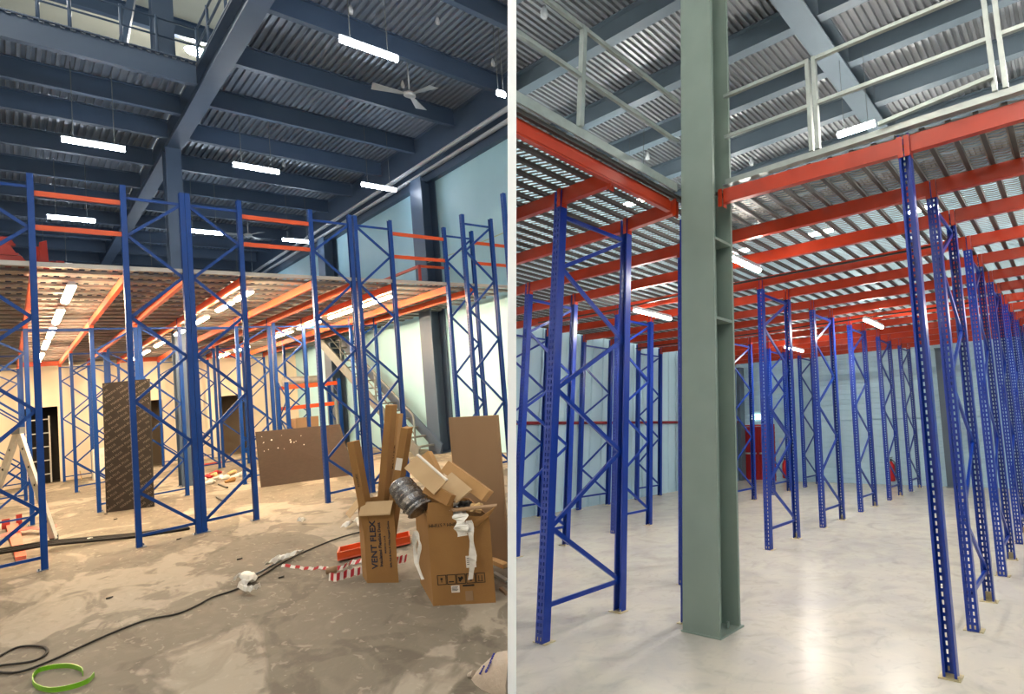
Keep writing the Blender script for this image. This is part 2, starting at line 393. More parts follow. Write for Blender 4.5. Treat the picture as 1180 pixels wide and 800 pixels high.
# beams
struct('ceiling_girder', MB().ibeam((1.42, -9, ZC), (1.42, YB+12, ZC), 0.25, 0.47, 0.03).clip(L), M['steel'], L)
for y in (-6.3, -4.2, -2.1, 0.0, 2.1, 4.2, 6.3, 8.55, 10.6, 12.8, 15.0, 17.2, 19.3, 21.4, 23.5):
    struct('ceiling_beam', MB().ibeam((1.56, y, ZC), (XW-0.12, y, ZC), 0.13, 0.4).clip(L), M['steel'], L)
    yy = {4.2: 4.95, 6.3: 6.45, 2.1: 3.36}.get(y, y)
    if y >= 2: struct('ceiling_beam', MB().ibeam((-7, yy, ZC+(0.05 if y == 2.1 else 0)), (1.28, yy, ZC+(0.05 if y == 2.1 else 0)), 0.13, 0.45 if y == 2.1 else 0.4), M['steel'], L)
struct('ceiling_edge_beam', MB().ibeam((XW-0.06, -9, ZC), (XW-0.06, YB+12, ZC), 0.12, 1.3).clip(L), M['steel'], L)
for k, (dx, dz) in enumerate(((0.26, 7.2), (0.14, 7.05))):
    single('ceiling_pipe', MB().tube([(XW-dx, -6, dz), (XW-dx, YB+11, dz)], 0.05, 10).clip(L), M['pipe_g'],
           ['upper grey service pipe along the top of the pale blue wall', 'lower grey service pipe along the top of the pale blue wall'][k], 'pipe', L, group='service pipes under the ceiling', smooth=True)
# steel columns
def h_column(name, x, y, w, d, h, room, m, t=0.02, along='x'):
    mb = MB()
    mb.box(x, x+w, y, y+t, 0, h); mb.box(x, x+w, y+d-t, y+d, 0, h); mb.box(x+w/2-t/2, x+w/2+t/2, y+t, y+d-t, 0, h)
    mb.box(x-0.02, x+w+0.02, y-0.02, y+d+0.02, 0, 0.015)
    return mb
struct('steel_column', h_column('c', 1.27, 6.8, 0.25, 0.4, 7.64, L, None), M['steel'], L)
for y in (-3.2, 3.45, 10.4, 17.0):
    mb = MB(); mb.box(5.14, 5.16, y, y+0.62, 0, 6.85); mb.box(5.46, 5.48, y, y+0.62, 0, 6.85); mb.box(5.16, 5.46, y+0.3, y+0.33, 0, 6.85)
    mb.box(5.1, 5.49, y-0.03, y+0.65, 0, 0.02); mb.clip(L)
    struct('steel_column', mb, M['steel'], L)
mb = MB(); mb.box(0.82, 1.1, 3.9, 3.92, 8.1, 11.6); mb.box(0.82, 1.1, 4.2, 4.22, 8.1, 11.6); mb.box(0.95, 0.97, 3.92, 4.2, 8.1, 11.6)
struct('steel_column', mb, M['steel'], L)
single('roof_brace', MB().bar((0.42, 4.0, 8.2), (0.95, 6.2, 11.5), 0.1, 0.1), M['steel'], 'slanting slate steel brace rising beside the upper column in the roof void', 'brace')
# guard rail at the void edge
gr = thing('guard_rail', 'dark tubular guard rail along the edge of the upper floor void', 'railing', (-2.5, 3.4, 8.15))
for z in (0.35, 0.68): part('rail', MB().tube([(0, 0, z), (3.82, 0, z)], 0.018, 8), M['steel'], gr, True)
for x in (0.2, 1.1, 2.0, 2.32, 2.88, 3.3, 3.82): part('post', MB().tube([(x, 0, 0), (x, 0, 0.72)], 0.022, 8), M['steel'], gr, True)
gr2 = thing('guard_rail', 'dark tubular guard rail running over the main girder beside the void', 'railing', (1.32, 3.4, 8.15))
for z in (0.35, 0.68): part('rail', MB().tube([(0, -5.4, z), (0, -0.1, z)], 0.018, 8), M['steel'], gr2, True)
for y in (-5.0, -3.6, -2.2, -0.9): part('post', MB().tube([(0, y, 0), (0, y, 0.72)], 0.022, 8), M['steel'], gr2, True)
for q, lb in (((2.2, 8.8, 11.1), 'round glaring lamp under the roof seen through the void'), ((-3.4, 5.5, 11.1), 'round roof lamp added out of sight to brighten the void'), ((-2.6, -2.5, 11.1), 'round unseen roof lamp added above the near floor')):  # all but the first are unseen lamps added to brighten the void
    fx = thing('hanging_flood_light', lb, 'light', q)
    part('lamp_housing', MB().tube([(0, 0, 0.14), (0, 0, 0.0)], [0.1, 0.24], 16), M['lampbody'], fx)
    part('diffuser', MB().tube([(0, 0, 0.0), (0, 0, -0.05), (0, 0, -0.1)], [0.22, 0.2, 0.1], 16), M['flood'], fx)
    part('stem', MB().tube([(0, 0, 0.14), (0, 0, 0.5)], 0.02), M['lampbody'], fx)
# --- lamps
def batten(name, label, loc, length, along, m, room, wires, wire_gap=1.2, group=None, rad=0.045, hood=False):
    t = thing(name, label, 'light', loc, room, 0 if along == 'x' else PI/2, group)
    l = length
    if hood: part('lamp_housing', MB().prism([(-rad, 0.0), (rad, 0.0), (rad*0.8, 0.05), (-rad*0.8, 0.05)], (0, 0, 0), (l, 0, 0)), M['lampbody'], t)
    else: part('lamp_housing', MB().prism([(-rad*0.5, rad*0.95), (rad*0.5, rad*0.95), (rad*0.4, rad+0.02), (-rad*0.4, rad+0.02)], (0, 0, 0), (l, 0, 0)), M['lampbody'], t)
    prof = [(rad*1.05*math.cos(a), rad*1.05*math.sin(a)) for a in ([PI+PI*k/8 for k in range(9)] if hood else [2*PI*k/14 for k in range(14)])]
    part('diffuser', MB().prism(prof, (0.01, 0, -0.002), (l-0.01, 0, -0.002)), m, t, True)
    if wires:
        for x in (l*0.18, l*0.82):
            part('wire', MB().tube([(x, 0, 0.05), (x, 0, wire_gap)], 0.006, 5), M['grey_steel'], t)
    return t
spots = [(-0.27, 4.5), (1.9, 4.3), (4.12, 4.15), (-0.27, 10.3), (2.05, 10.4), (4.12, 10.45), (-0.28, 16.4), (1.95, 16.5), (4.1, 16.5), (1.9, -1.76), (4.17, -1.82),
         (-0.27, -1.9), (-3.6, -10.8), (-4.6, -13.4)]  # unseen lamps added to light the near floor and the partition end
wh = ['over the deck edge beyond the stepladder', 'over the deck right of the column', 'near the pipes by the tall wall column', 'lower in the void of the guard ties', 'just behind the column', 'above the third front frame pair',
      'deepest beyond the deck edge at the stepladder row', 'deepest beyond the deck by the column', 'deepest beyond the deck near the pipes', 'closest to the ceiling fan', 'cut by the partition beside the fan', 'added unseen in the roof void above the near floor', 'added behind the viewer', 'added farthest back, out of sight']
for (x, y), s in zip(spots, wh):
    batten('hanging_batten_light', 'white glowing batten lamp on wires, '+s, (x, y, 6.62), 0.15 if x == 4.17 else 0.74 if y < 12 else 0.66, 'x', M['cool'], L, True, 4.9 if x < 1.2 and y < 3 else 1.46, 'hanging batten lamps of the upper ceiling')
k = 0
rows_ = [(-0.42, (0.3, 2.6, 5.0, 7.3, 10.2, 12.6), 1.55, 'ladder aisle'), (1.25, (0.35, 1.55, 3.4, 5.5, 8.2, 10.4, 12.6), 0.95, 'middle aisle'), (3.15, (0.4, 2.1, 4.2, 6.2, 10.2, 12.6), 1.45, 'stair aisle')]  # last lamp of each line is added to brighten the back wall
for x, ys, ln, nm in rows_:   # strip lamps in three lines under the deck
    for i, y in enumerate(ys):
        batten('hanging_strip_light', 'warm strip lamp under the deck, %s along the %s' % (ORD[i] if i else 'nearest', nm), (x, y, 3.33), ln if i else ln*0.9, 'y', M['warm'], L, False, group='warm strip lamps under the deck', rad=0.035, hood=True)

# --- ceiling fans
def make_fan(label, loc, rot, rod):
    t = thing('ceiling_fan', label, 'fan', loc, L, rot)
    part('hub', MB().tube([(0, 0, 0.06), (0, 0, 0.03), (0, 0, -0.03), (0, 0, -0.05)], [0.05, 0.1, 0.1, 0.06], 20), M['fan'], t, True)
    part('rod', MB().tube([(0, 0, 0.06), (0, 0, rod)], 0.014, 8), M['fan'], t, True)
    part('canopy', MB().tube([(0, 0, rod-0.1), (0, 0, rod-0.02), (0, 0, rod)], [0.03, 0.06, 0.06], 14), M['fan'], t, True)
    for k in range(3):
        a = 2*PI*k/3; e, n = Vector((math.cos(a), math.sin(a), 0)), Vector((-math.sin(a), math.cos(a), 0.18))
        part('blade', MB().sheet([[e*0.1-n*0.03, e*0.1+n*0.03], [e*0.2-n*0.05, e*0.2+n*0.05], [e*0.6-n*0.1, e*0.6+n*0.1]], (0, 0, 0.008)), M['fan'], t)
    return t
p = lz(472, 109, 7.25)
make_fan('grey three-bladed ceiling fan hanging beside the brightest batten lamp', p, 0.85, ZC-0.05-p.z)
p = lz(286, 271, 7.25)
make_fan('distant ceiling fan seen over the deck between rack frames', p, 0.9, ZC-0.05-p.z)
sp = [lz(404, 12, 8.0), lz(504, 24, 8.0), lz(327, 190, 7.9), lz(568, 73, 8.0), lz(464, 98, 8.0)]
for i, q in enumerate(sp):
    single('smoke_detector', MB().tube([q+Vector((0, 0, -0.06)), q, q+Vector((0, 0, 0.1))], [0.03, 0.038, 0.012], 12), M['lampbody'],
           'small round ceiling detector '+['above the brightest batten lamp', 'nearest the top edge of the corrugated ceiling', 'at the end of the lamp before the column', 'beside the partition over the cut lamp', 'close to the near fan rod'][i], 'detector', L, q, 'round ceiling detectors', smooth=True)

# --- mezzanine deck and rack frames
RX = dict(A=(-1.232, 'stepladder row'), B=(0.0, 'row behind the black printed sheet'), C=(0.5745, 'row beside the dark steel column'), D=(1.926, 'row crossing the worn plywood'), E=(2.524, 'row behind the cardboard tubes'), G=(3.957, 'row nearest the pale blue wall'))
RY = [0.0, 4.943, 10.308, 14.88]
FD = 0.5217
nod = [0.16, 0.67, 1.22, 1.81, 2.36, 2.89, 3.43, 3.95, 4.42]
nod_s = [0.16, 0.7, 1.25, 1.8, 2.35, 2.9, 3.28]
protos = {}
for r, (x, nm) in RX.items():
    first = 1 if r in 'BDG' else 0
    for i, y in enumerate(RY):
        tall = i == 0
        key = (tall, first)
        if key not in protos:
            o = protos[key] = make_frame(4.6 if tall else 3.5, FD, 0.05, 0.08, nod if tall else nod_s, first, M['blue'], 0.034 if tall else 0.03, M['steel'])
        else: o = copy_tree(protos[key])
        place(o, L, (x, y, 0))
        tag(o, ('tall blue rack frame at the front of the %s' if i == 0 else ORD[i]+' blue rack frame, under the deck, in the %s') % nm, 'rack frame', 'blue rack frames of the cluttered hall')
        if i and r in 'EG' and i == 3: pass
o = copy_tree(protos[(True, 1)]); place(o, L, (3.83, -0.95, 0)); clip_tree(o, L); tag(o, 'tall blue rack frame standing behind the big brown board, before the wall-side row', 'rack frame', 'blue rack frames of the cluttered hall')
up = MB()
o = single('rack_upright', upright_mesh(4.6, 0.05, 0.08).clip(shifted(Matrix.Translation((3.775, -2.36, 0)))), M['blue'], 'lone blue upright cut by the partition beside the pale blue wall', 'rack upright', L); o.matrix_world = Matrix.Translation((3.775, -2.36, 0))

dk = MB(); dr_ = MB(); y = 0.0; zz = ZD-0.035
dk.sheet([[(-4.0, 0, ZD), (XW-0.05, 0, ZD)], [(-4.0, YB-0.02, ZD), (XW-0.05, YB-0.02, ZD)]])
while y < YB-0.3:
    dr_.box(-4.0, XW-0.05, y+0.36, y+0.52, zz, ZD-0.003); y += 0.53
dk.box(-4.0, XW-0.05, -0.006, -0.002, ZD-0.035, ZD+0.02)
dko = struct('floor_mezzanine', dk, M['deckL'], L); part('deck_rib', dr_, M['deckrib2'], dko)
# deck beams, one per bay along every line of uprights
bl = {}
lines = [('A', 1), ('B', 0), ('B', 1), ('C', 1), ('D', 0), ('D', 1), ('E', 1), ('G', 0), ('G', 1)]
for r, k in lines:
    x = RX[r][0]+k*FD
    for i in range(3):
        ln = RY[i+1]-RY[i]-0.085
        if i not in bl: o = bl[i] = make_beam(ln, 0.13, 0.045, M['orange'], True)
        else: o = copy_tree(bl[i])
        place(o, L, (x, RY[i]+0.0425, ZD-0.042), PI/2)
        tag(o, '%s-bay orange deck beam, %s side of the %s' % (['front', 'middle', 'rear'][i], 'inner' if k == 0 else 'outer', RX[r][1]), 'beam', 'orange deck beams of the cluttered hall')
ends = [('A', 1, 'B', 0), ('C', 1, 'D', 0), ('E', 1, 'G', 0)]
for j, (r, k, r2, k2) in enumerate(ends):
    xa, xb = RX[r][0]+k*FD+0.027, RX[r2][0]+k2*FD-0.027; ta, tb_ = xa-0.008, xb+0.008
    where = ['between the stepladder and black-sheet rows', 'across the middle aisle', 'between the tube row and wall row'][j]
    for z, h in ((4.4, 'upper'), (3.99, 'lower')):
        o = make_beam(tb_-ta, 0.06, 0.035, M['orange'], False); place(o, L, (ta, 0.0, z)); o.name = 'guard_tie'
        tag(o, '%s slim orange guard tie %s' % (h, where), 'beam', 'slim orange guard ties above the deck edge')
    o = make_beam(tb_-ta, 0.13, 0.05, M['orange'], False); place(o, L, (ta, RY[3], ZD-0.042))
    tag(o, 'orange beam along the cream back wall '+where, 'beam', 'orange beams along the back wall')
    o = make_beam(tb_-ta, 0.05, 0.04, M['blue'], False); place(o, L, (ta, RY[1], 3.31)); o.name = 'cross_tie'
    tag(o, 'thin blue cross tie under the deck '+where, 'tie', 'thin blue ties under the deck')
for z, h in ((4.4, 'upper'), (3.99, 'lower')):
    o = make_beam(0.95, 0.06, 0.035, M['orange'], False); place(o, L, (4.51, 0.0, z)); o.name = 'guard_tie'
    tag(o, '%s slim orange guard tie running from the wall row to the wall' % h, 'beam', 'slim orange guard ties above the deck edge')
# guard rail round the stair opening
sg = thing('stair_guard', 'low orange guard rail round the stair opening on the deck', 'railing', (4.75, 2.95, ZD))
part('rail', MB().bar((0, 0, 0.93), (0, 2.4, 0.93), 0.04, 0.06), M['orange'], sg); part('rail', MB().bar((0.03, 0, 0.93), (0.68, 0.0, 0.93), 0.04, 0.06), M['orange'], sg)
for y in (0, 2.4): part('post', MB().bar((0, y, 0), (0, y, 0.96), 0.05, 0.05, (0, 1, 0)), M['redpaint'], sg)
single('rope', MB().tube([(5.2, 4.14, 4.71), (5.25, 2.2, 4.68), (5.3, -0.3, 4.73)], 0.012, 6).clip(L), M['rope'], 'thin pale green rope stretched along the pale blue wall', 'rope')
# red steel pieces stacked on the deck
for i, (x, y, z, sx, sy, sz, a, s) in enumerate([(-0.95, 0.35, 0, 0.42, 0.3, 0.1, 0.1, 'lowest'), (-0.97, 0.36, 0.105, 0.36, 0.26, 0.12, -0.15, 'middle'), (-0.99, 0.36, 0.23, 0.3, 0.24, 0.1, 0.2, 'topmost'),
                                              (-0.68, 0.75, 0, 0.2, 0.18, 0.14, 0.5, 'squat'), (-0.66, 0.2, 0, 0.1, 0.1, 0.3, 0.7, 'upright'), (-0.55, 0.3, 0, 0.14, 0.12, 0.08, 0.9, 'outermost')]):
    t = thing('steel_offcut', '%s red painted steel bracket in the heap on the deck edge' % s, 'bracket', (x, y, ZD+z+0.021), L, a, 'red brackets heaped on the deck')
    part('web', MB().prism([(-sx/2, 0), (sx/2, 0), (sx*0.35, sz), (-sx*0.2, sz*0.9)], (0, -sy/2, 0), (0, -sy/2+0.02, 0)), M['redpaint'], t)
    part('flange', MB().box(-sx/2, sx/2, -sy/2+0.02, sy/2, 0, 0.03).box(-sx/2, -sx/2+0.03, -sy/2+0.02, sy/2, 0.03, sz*0.7), M['redpaint'], t)

# --- stairs along the wall
st = thing('staircase', 'grey steel open staircase climbing along the pale blue wall', 'staircase', (4.62, 3.35, 0))
LY, LZ = 6.4, ZD
for x in (0.0, 0.5): part('stringer', MB().bar((x, 0, 0.1), (x, LY, LZ-0.04), 0.04, 0.28), M['steel'] if x else M['grey_steel'], st)
for k in range(1, 16):
    f = k/16; part('tread', MB().box(0.02, 0.48, LY*f-0.1, LY*f+0.12, LZ*f-0.02, LZ*f+0.015), M['grey_steel'], st)
for x in (0.0,):
    part('handrail', MB().tube([(x, 0.15, 0.08), (x, 0.15, 1.0), (x, LY, LZ+0.9)], 0.022, 8), M['grey_steel'], st, True)
    part('handrail', MB().tube([(x, 0.15, 0.55), (x, LY, LZ+0.45)], 0.016, 8), M['grey_steel'], st, True)
    for f in (0.35, 0.7, 0.98): part('post', MB().tube([(x, LY*f, LZ*f), (x, LY*f, LZ*f+0.9)], 0.02, 8), M['grey_steel'], st, True)
# --- short rack in the far corner with orange shelves beams
sr = thing('short_rack', 'low blue rack with two orange beams in the far corner by the stairs', 'rack', (3.42, 8.0, 0))
for x in (0, 1.15):
    for y in (0, 0.8): part('upright', MB().box(x-0.04, x+0.04, y-0.03, y+0.03, 0, 2.15), M['blue'], sr)
    z = 0.2
    while z < 1.9:
        part('brace', MB().bar((x, 0 if int(z*2) % 2 else 0.8, z), (x, 0.8 if int(z*2) % 2 else 0, z+0.5), 0.02, 0.03), M['blue'], sr); z += 0.5
for z in (1.45, 2.02):
    for y in (0, 0.8): part('beam', MB().bar((0.045, y, z), (1.105, y, z), 0.05, 0.1), M['orange'], sr)
single('cardboard_carton', MB().box(3.6, 4.1, 8.15, 8.65, 0.0, 1.15), M['card_dark'], 'tall brown carton standing inside the low far rack', 'box')
single('wrapped_roll', MB().tube([(3.45, 8.4, 2.17), (4.2, 8.4, 2.17)], [0.13, 0.12], 12), M['alu'], 'shiny wrapped roll lying on top of the low far rack', 'roll')
single('steel_shelf_post', MB().tube([(4.32, 7.4, 0), (4.36, 7.6, 1.7)], 0.04, 8), M['grey_steel'], 'grey steel tube leaning by the far stairs', 'tube')

# --- partition wall between the halls
pw = MB()
def cam_pt(x, y, z): return Mt @ (Vector((x, y, z))-L.O)
dirv = Vector((SL, 0, 1)).normalized(); start = dirv*(Z0*math.sqrt(1+SL*SL))
pts = []
for y in (-3.2, 12.0):
    for t, sgn in ((0, -1), (0, 1), (13.0, 1), (13.0, -1)):
        q = start+dirv*t+PN*(HT*sgn); pts.append(cam_pt(q.x, y, q.z))
pw.hexa(pts)
struct('wall_partition', pw, M['white'], L)

# ================================================================== LOOSE THINGS ON THE CLUTTERED FLOOR
EX = Vector((0.58, -0.81, 0)).normalized()       # direction along which boards and boxes face the viewer
EY = Vector((0.81, 0.58, 0)).normalized()
Zv = Vector((0, 0, 1))
# --- black printed sheet
def board(name, label, a, b, h, lean, th, m, cat='board'):
    """upright sheet from floor point a to b, leaning back by `lean`"""
    a, b = Vector((*a, 0)), Vector((*b, 0)); ex = (b-a).normalized(); ln = (b-a).length
    ey = Vector((-ex.y, ex.x, 0)); t = thing(name, label, cat, a, L, math.atan2(ex.y, ex.x))
    up = Vector((0, lean, math.sqrt(max(0, h*h-lean*lean))))
    n = Vector((0, up.z, -up.y)).normalized()*th
    mb = MB().hexa([Vector((0, 0, 0)), Vector((ln, 0, 0)), Vector((ln, 0, 0))+n, n, up, Vector((ln, 0, 0))+up, Vector((ln, 0, 0))+up+n, up+n])
    part('panel', mb, m, t)
    return t, ln, up
t, ln, up = board('plywood_sheet', 'tall black film-faced sheet with slanting pale lettering, standing among the racks', (0.06, 4.68), (0.565, 4.15), 2.29, 0.03, 0.02, M['film'])
ux, uy = Vector((1, 0, 0)), up.normalized(); a = math.radians(33)
ex = ux*math.cos(a)+uy*math.sin(a); ey = -ux*math.sin(a)+uy*math.cos(a); nn = -Vector((0, up.z, -up.y)).normalized()*0.002
j = 0
tx = text('tmp_lettering', 'MARINA PLUS', 0.056, M['print'], None, Matrix.Identity(4), 0.0004); lme = tx.data; bpy.data.objects.remove(tx)
lm = MB(); lv = [v.co.copy() for v in lme.vertices]; lf = [tuple(p.vertices) for p in lme.polygons]
for r in range(-12, 34):
    for q in range(-3, 6):
        c = Vector((ln/2, 0, 0))+uy*0.15+ex*((q-1)*0.46+(r % 2)*0.23)+ey*(r*0.088)
        u, v = c.x, c.dot(uy)
        if v < 0.0 or v > 2.29: continue
        vs = [c+ex*p.x+ey*p.y for p in lv]
        ok = lambda i: 0.006 < vs[i].x < ln-0.006 and 0.006 < vs[i].dot(uy) < 2.28
        if not any(ok(i) for i in range(len(vs))): continue
        lm.add([v+nn for v in vs], [f for f in lf if all(ok(i) for i in f)])
part('printed_lettering', lm, M['print'], t, label='pale slanting lettering repeated over the sheet')
a0, b0 = Vector((1.94, 3.81, 0)), Vector((3.17, 2.82, 0))
def dep(p): return L.M[2].dot(p)+L.O.z
t = thing('plywood_sheet', 'wide worn brown plywood sheet leaning across the middle aisle', 'board', a0)
a1, b1 = ld(294, 498, dep(a0)+0.12), ld(391, 489, dep(b0)+0.12)
bk_ = EY*0.02; mb = MB().hexa([p-a0 for p in (a0, b0, b0+bk_, a0+bk_, a1, b1, b1+bk_, a1+bk_)]); part('panel', mb, M['ply'], t)
sl = MB()
for i in range(16):
    u, w_ = 0.04+random.random()*0.6, 0.62+random.random()*0.33
    q = (a0.lerp(b0, u)).lerp(a1.lerp(b1, u), w_)-a0
    sl.tube([q-EY*0.004, q+EY*0.003], 0.004+random.random()*0.011, 9)
part('plaster_stain', sl, M['paper'], t, label='pale plaster splashes near the top edge')['kind'] = 'stuff'
t = thing('fibre_board', 'big plain brown board standing upright beside the partition', 'board', (1.53, -4.92, 0), L, math.atan2(-0.72, 0.06))
bd = MB().box(0, 0.74, 0, 0.02, 0, 1.3)
mbx = Matrix.Translation((1.53, -4.92, 0)) @ Matrix.Rotation(math.atan2(-0.72, 0.06), 4, 'Z')
part('panel', bd.clip(shifted(mbx)), M['card_dark'], t)
part('edge_strip', MB().box(-0.006, 0.0, -0.002, 0.022, 0, 1.3), M['card_pale'], t)

# --- VENT FLEX carton
def poly_box(base, h, m, name, parent, th=0.006, tops=None):
    """open carton from four base corners (local), walls only plus bottom"""
    n = len(base); mb = MB()
    c = sum((Vector((*b, 0)) for b in base), Vector())/n
    for i in range(n):
        a, b = Vector((*base[i], 0)), Vector((*base[(i+1) % n], 0))
        ia, ib = a+(c-a).normalized()*th*1.5, b+(c-b).normalized()*th*1.5
        ha, hb = (tops[i], tops[(i+1) % n]) if tops else (h, h)
        mb.hexa([a, b, ib, ia, a+Zv*ha, b+Zv*hb, ib+Zv*hb, ia+Zv*ha])
    mb.add([Vector((*b, 0.004)) for b in base], [tuple(range(n))])
    return part(name, mb, m, parent)
A0 = Vector((0.83, -4.77)); FLv = Vector((0.13, -0.29)); BK = Vector((0.02, 0.16))
vb = thing('vent_carton', 'open tall carton lettered VENT FLEX holding four long square tubes', 'box', (A0.x, A0.y, 0))
base = [(0, 0), tuple(FLv), tuple(FLv+Vector((0.11, 0.33))), (0.05, 0.255)]
RV = Vector((0.34, 0.94, 0))
poly_box(base, 0.68, M['card'], 'carton_body', vb)
fn = Vector((FLv.y, -FLv.x)).normalized()                       # outward normal of the front face
if fn.dot(Vector((-0.93, -10.24))-A0) < 0: fn = -fn
fn3 = Vector((*fn, 0)); f3 = Vector((*FLv, 0)); fw = f3.length
def flap(p, q, out, drop, name='flap', m='card_in'):
    p, q = Vector(p), Vector(q); d = Vector(out)+Vector((0, 0, -drop))
    return part(name, MB().hexa([p, q, q+d, p+d, p+Vector((0, 0, 0.006)), q+Vector((0, 0, 0.006)), q+d*0.96+Vector((0, 0, 0.008)), p+d*0.96+Vector((0, 0, 0.008))]), M[m], vb)
flap((0, 0, 0.68), (*FLv, 0.68), fn3*0.05+f3*0.04, 0.1); flap((0.05, 0.255, 0.68), (0, 0, 0.68), -f3*0.42, 0.13); flap((*(FLv+Vector((0.02, 0.06))), 0.68), (*(FLv+Vector((0.11, 0.33))), 0.68), f3*0.08, 0.01)
fd = f3.normalized(); o3 = fn3*0.002
for s, size, px in (('VENT FLEX', 0.082, 0.3), ('Insulated Flexible Duct', 0.04, 0.5), ('MADE IN U.A.E.', 0.022, 0.66), ('Safe, Full & Fast A Wide Ranged Choice', 0.024, 0.8)):
    text('lettering', s, size, M['ink'], vb, frame_mtx(f3*px+Zv*0.32+o3, Zv, -fd), 0.0006, bold=size*0.022)
cb_ = Vector((A0.x, A0.y, 0))+Vector((0.105, 0.001, 0))
tb = [((407, 509), -f3*0.09-RV*0.05, 0.048, 4.56), ((451, 467), -f3*0.13+RV*0.06, 0.048, 4.74), ((459, 477), f3*0.1+RV*0.085, 0.04, 4.86), ((469, 493), f3*0.1-RV*0.05, 0.048, 4.58)]
for i, ((ax, ay), off, wd, dp) in enumerate(tb):
    p, q = cb_+off+Vector((0, 0, 0.03)), ld(ax, ay, dp)
    lab = ['leftmost leaning long cardboard tube in the lettered carton', 'tallest long cardboard tube in the lettered carton', 'dark lettered long tube at the back of the lettered carton', 'long cardboard tube with a white label in the lettered carton'][i]
    if i == 0: lab = 'shortest long cardboard tube, leaning towards the racks, in the lettered carton'
    t = thing('long_tube_box', lab, 'box', p, L, 0, 'long square tubes in the lettered carton')
    d = q-p; ln = d.length; side = d.cross(EY).normalized(); 
    part('tube_body', MB().bar((0, 0, 0), d, wd*1.25, wd*1.45, EY), M['card'] if i != 2 else M['card_pale'], t)
    dn = d.normalized(); sx = dn.cross(EY).normalized(); fy = -EY
    part('end_cap', MB().bar(d-dn*0.002, d+dn*0.003, wd*1.2, wd*1.4, EY), M['card_pale'], t)
    face = fy*(wd*0.725+0.0015); face = (fy-dn*fy.dot(dn)).normalized()*(wd*0.725+0.0015)
    if i in (0, 2): text('lettering', 'acoustic' if i == 0 else 'BEWARE', 0.035 if i == 0 else 0.055, M['ink_black'], t, frame_mtx(d*0.72+face, dn, dn.cross(face).normalized()*-1), 0.0005)
    if i == 3:
        part('paper_label', MB().bar(d*0.72+face, d*0.80+face, wd*1.1, 0.002, face), M['paper'], t, label='small white label')
        text('lettering', 'M', 0.05, M['ink_black'], t, frame_mtx(d*0.3+face, dn, dn.cross(face).normalized()*-1), 0.0005)

# --- big scrap carton
B0 = Vector((0.87, -5.89)); BF = Vector((0.24, -0.43)); BB = Vector((0.17, 0.62))
bc = thing('scrap_carton', 'big battered brown carton overflowing with scrap cardboard and wrapping', 'box', (B0.x, B0.y, 0))
base = [(0, 0), tuple(BF), tuple(BF+BB), tuple(BB)]
poly_box(base, 0.68, M['card'], 'carton_body', bc, tops=[0.66, 0.62, 0.66, 0.76])
bf = Vector((*BF, 0)); bfd = bf.normalized(); bn = Vector((BF.y, -BF.x, 0)).normalized()
if bn.dot(Vector((-0.93, -10.24, 0))-Vector((*B0, 0))) < 0: bn = -bn
bo = bn*0.003
# raised flap at the front, torn right flap
part('flap', MB().hexa([bf*0.0+Zv*0.655, bf*0.42+Zv*0.645, bf*0.42+Zv*0.645-bn*0.006, Zv*0.655-bn*0.006, bf*0.02+Zv*0.75-bn*0.01, bf*0.42+Zv*0.74-bn*0.01, bf*0.42+Zv*0.74-bn*0.016, bf*0.02+Zv*0.75-bn*0.016]), M['card'], bc)
part('flap', MB().hexa([bf*1.0+Zv*0.62, bf*0.98+Zv*0.615+bn*0.03, bf*0.62+Zv*0.52+bn*0.05, bf*0.66+Zv*0.5+bn*0.03, bf*1.12+Zv*0.69, bf*1.1+Zv*0.68+bn*0.02, bf*0.8+Zv*0.6+bn*0.055, bf*0.8+Zv*0.6+bn*0.04]), M['card'], bc)
part('flap', MB().hexa([bf*1.12+Zv*0.68, bf*0.45+Zv*0.675+bn*0.01, bf*0.4+Zv*0.69, bf*1.1+Zv*0.69-bn*0.03, bf*1.12+Zv*0.69, bf*0.45+Zv*0.685+bn*0.01, bf*0.4+Zv*0.7, bf*1.1+Zv*0.7-bn*0.03]), M['card_dark'], bc)
text('lettering', '870MM x 573MM', 0.035, M['ink_black'], bc, frame_mtx(bf*0.28+Zv*0.585+bo, -bfd, -Zv), 0.0006)
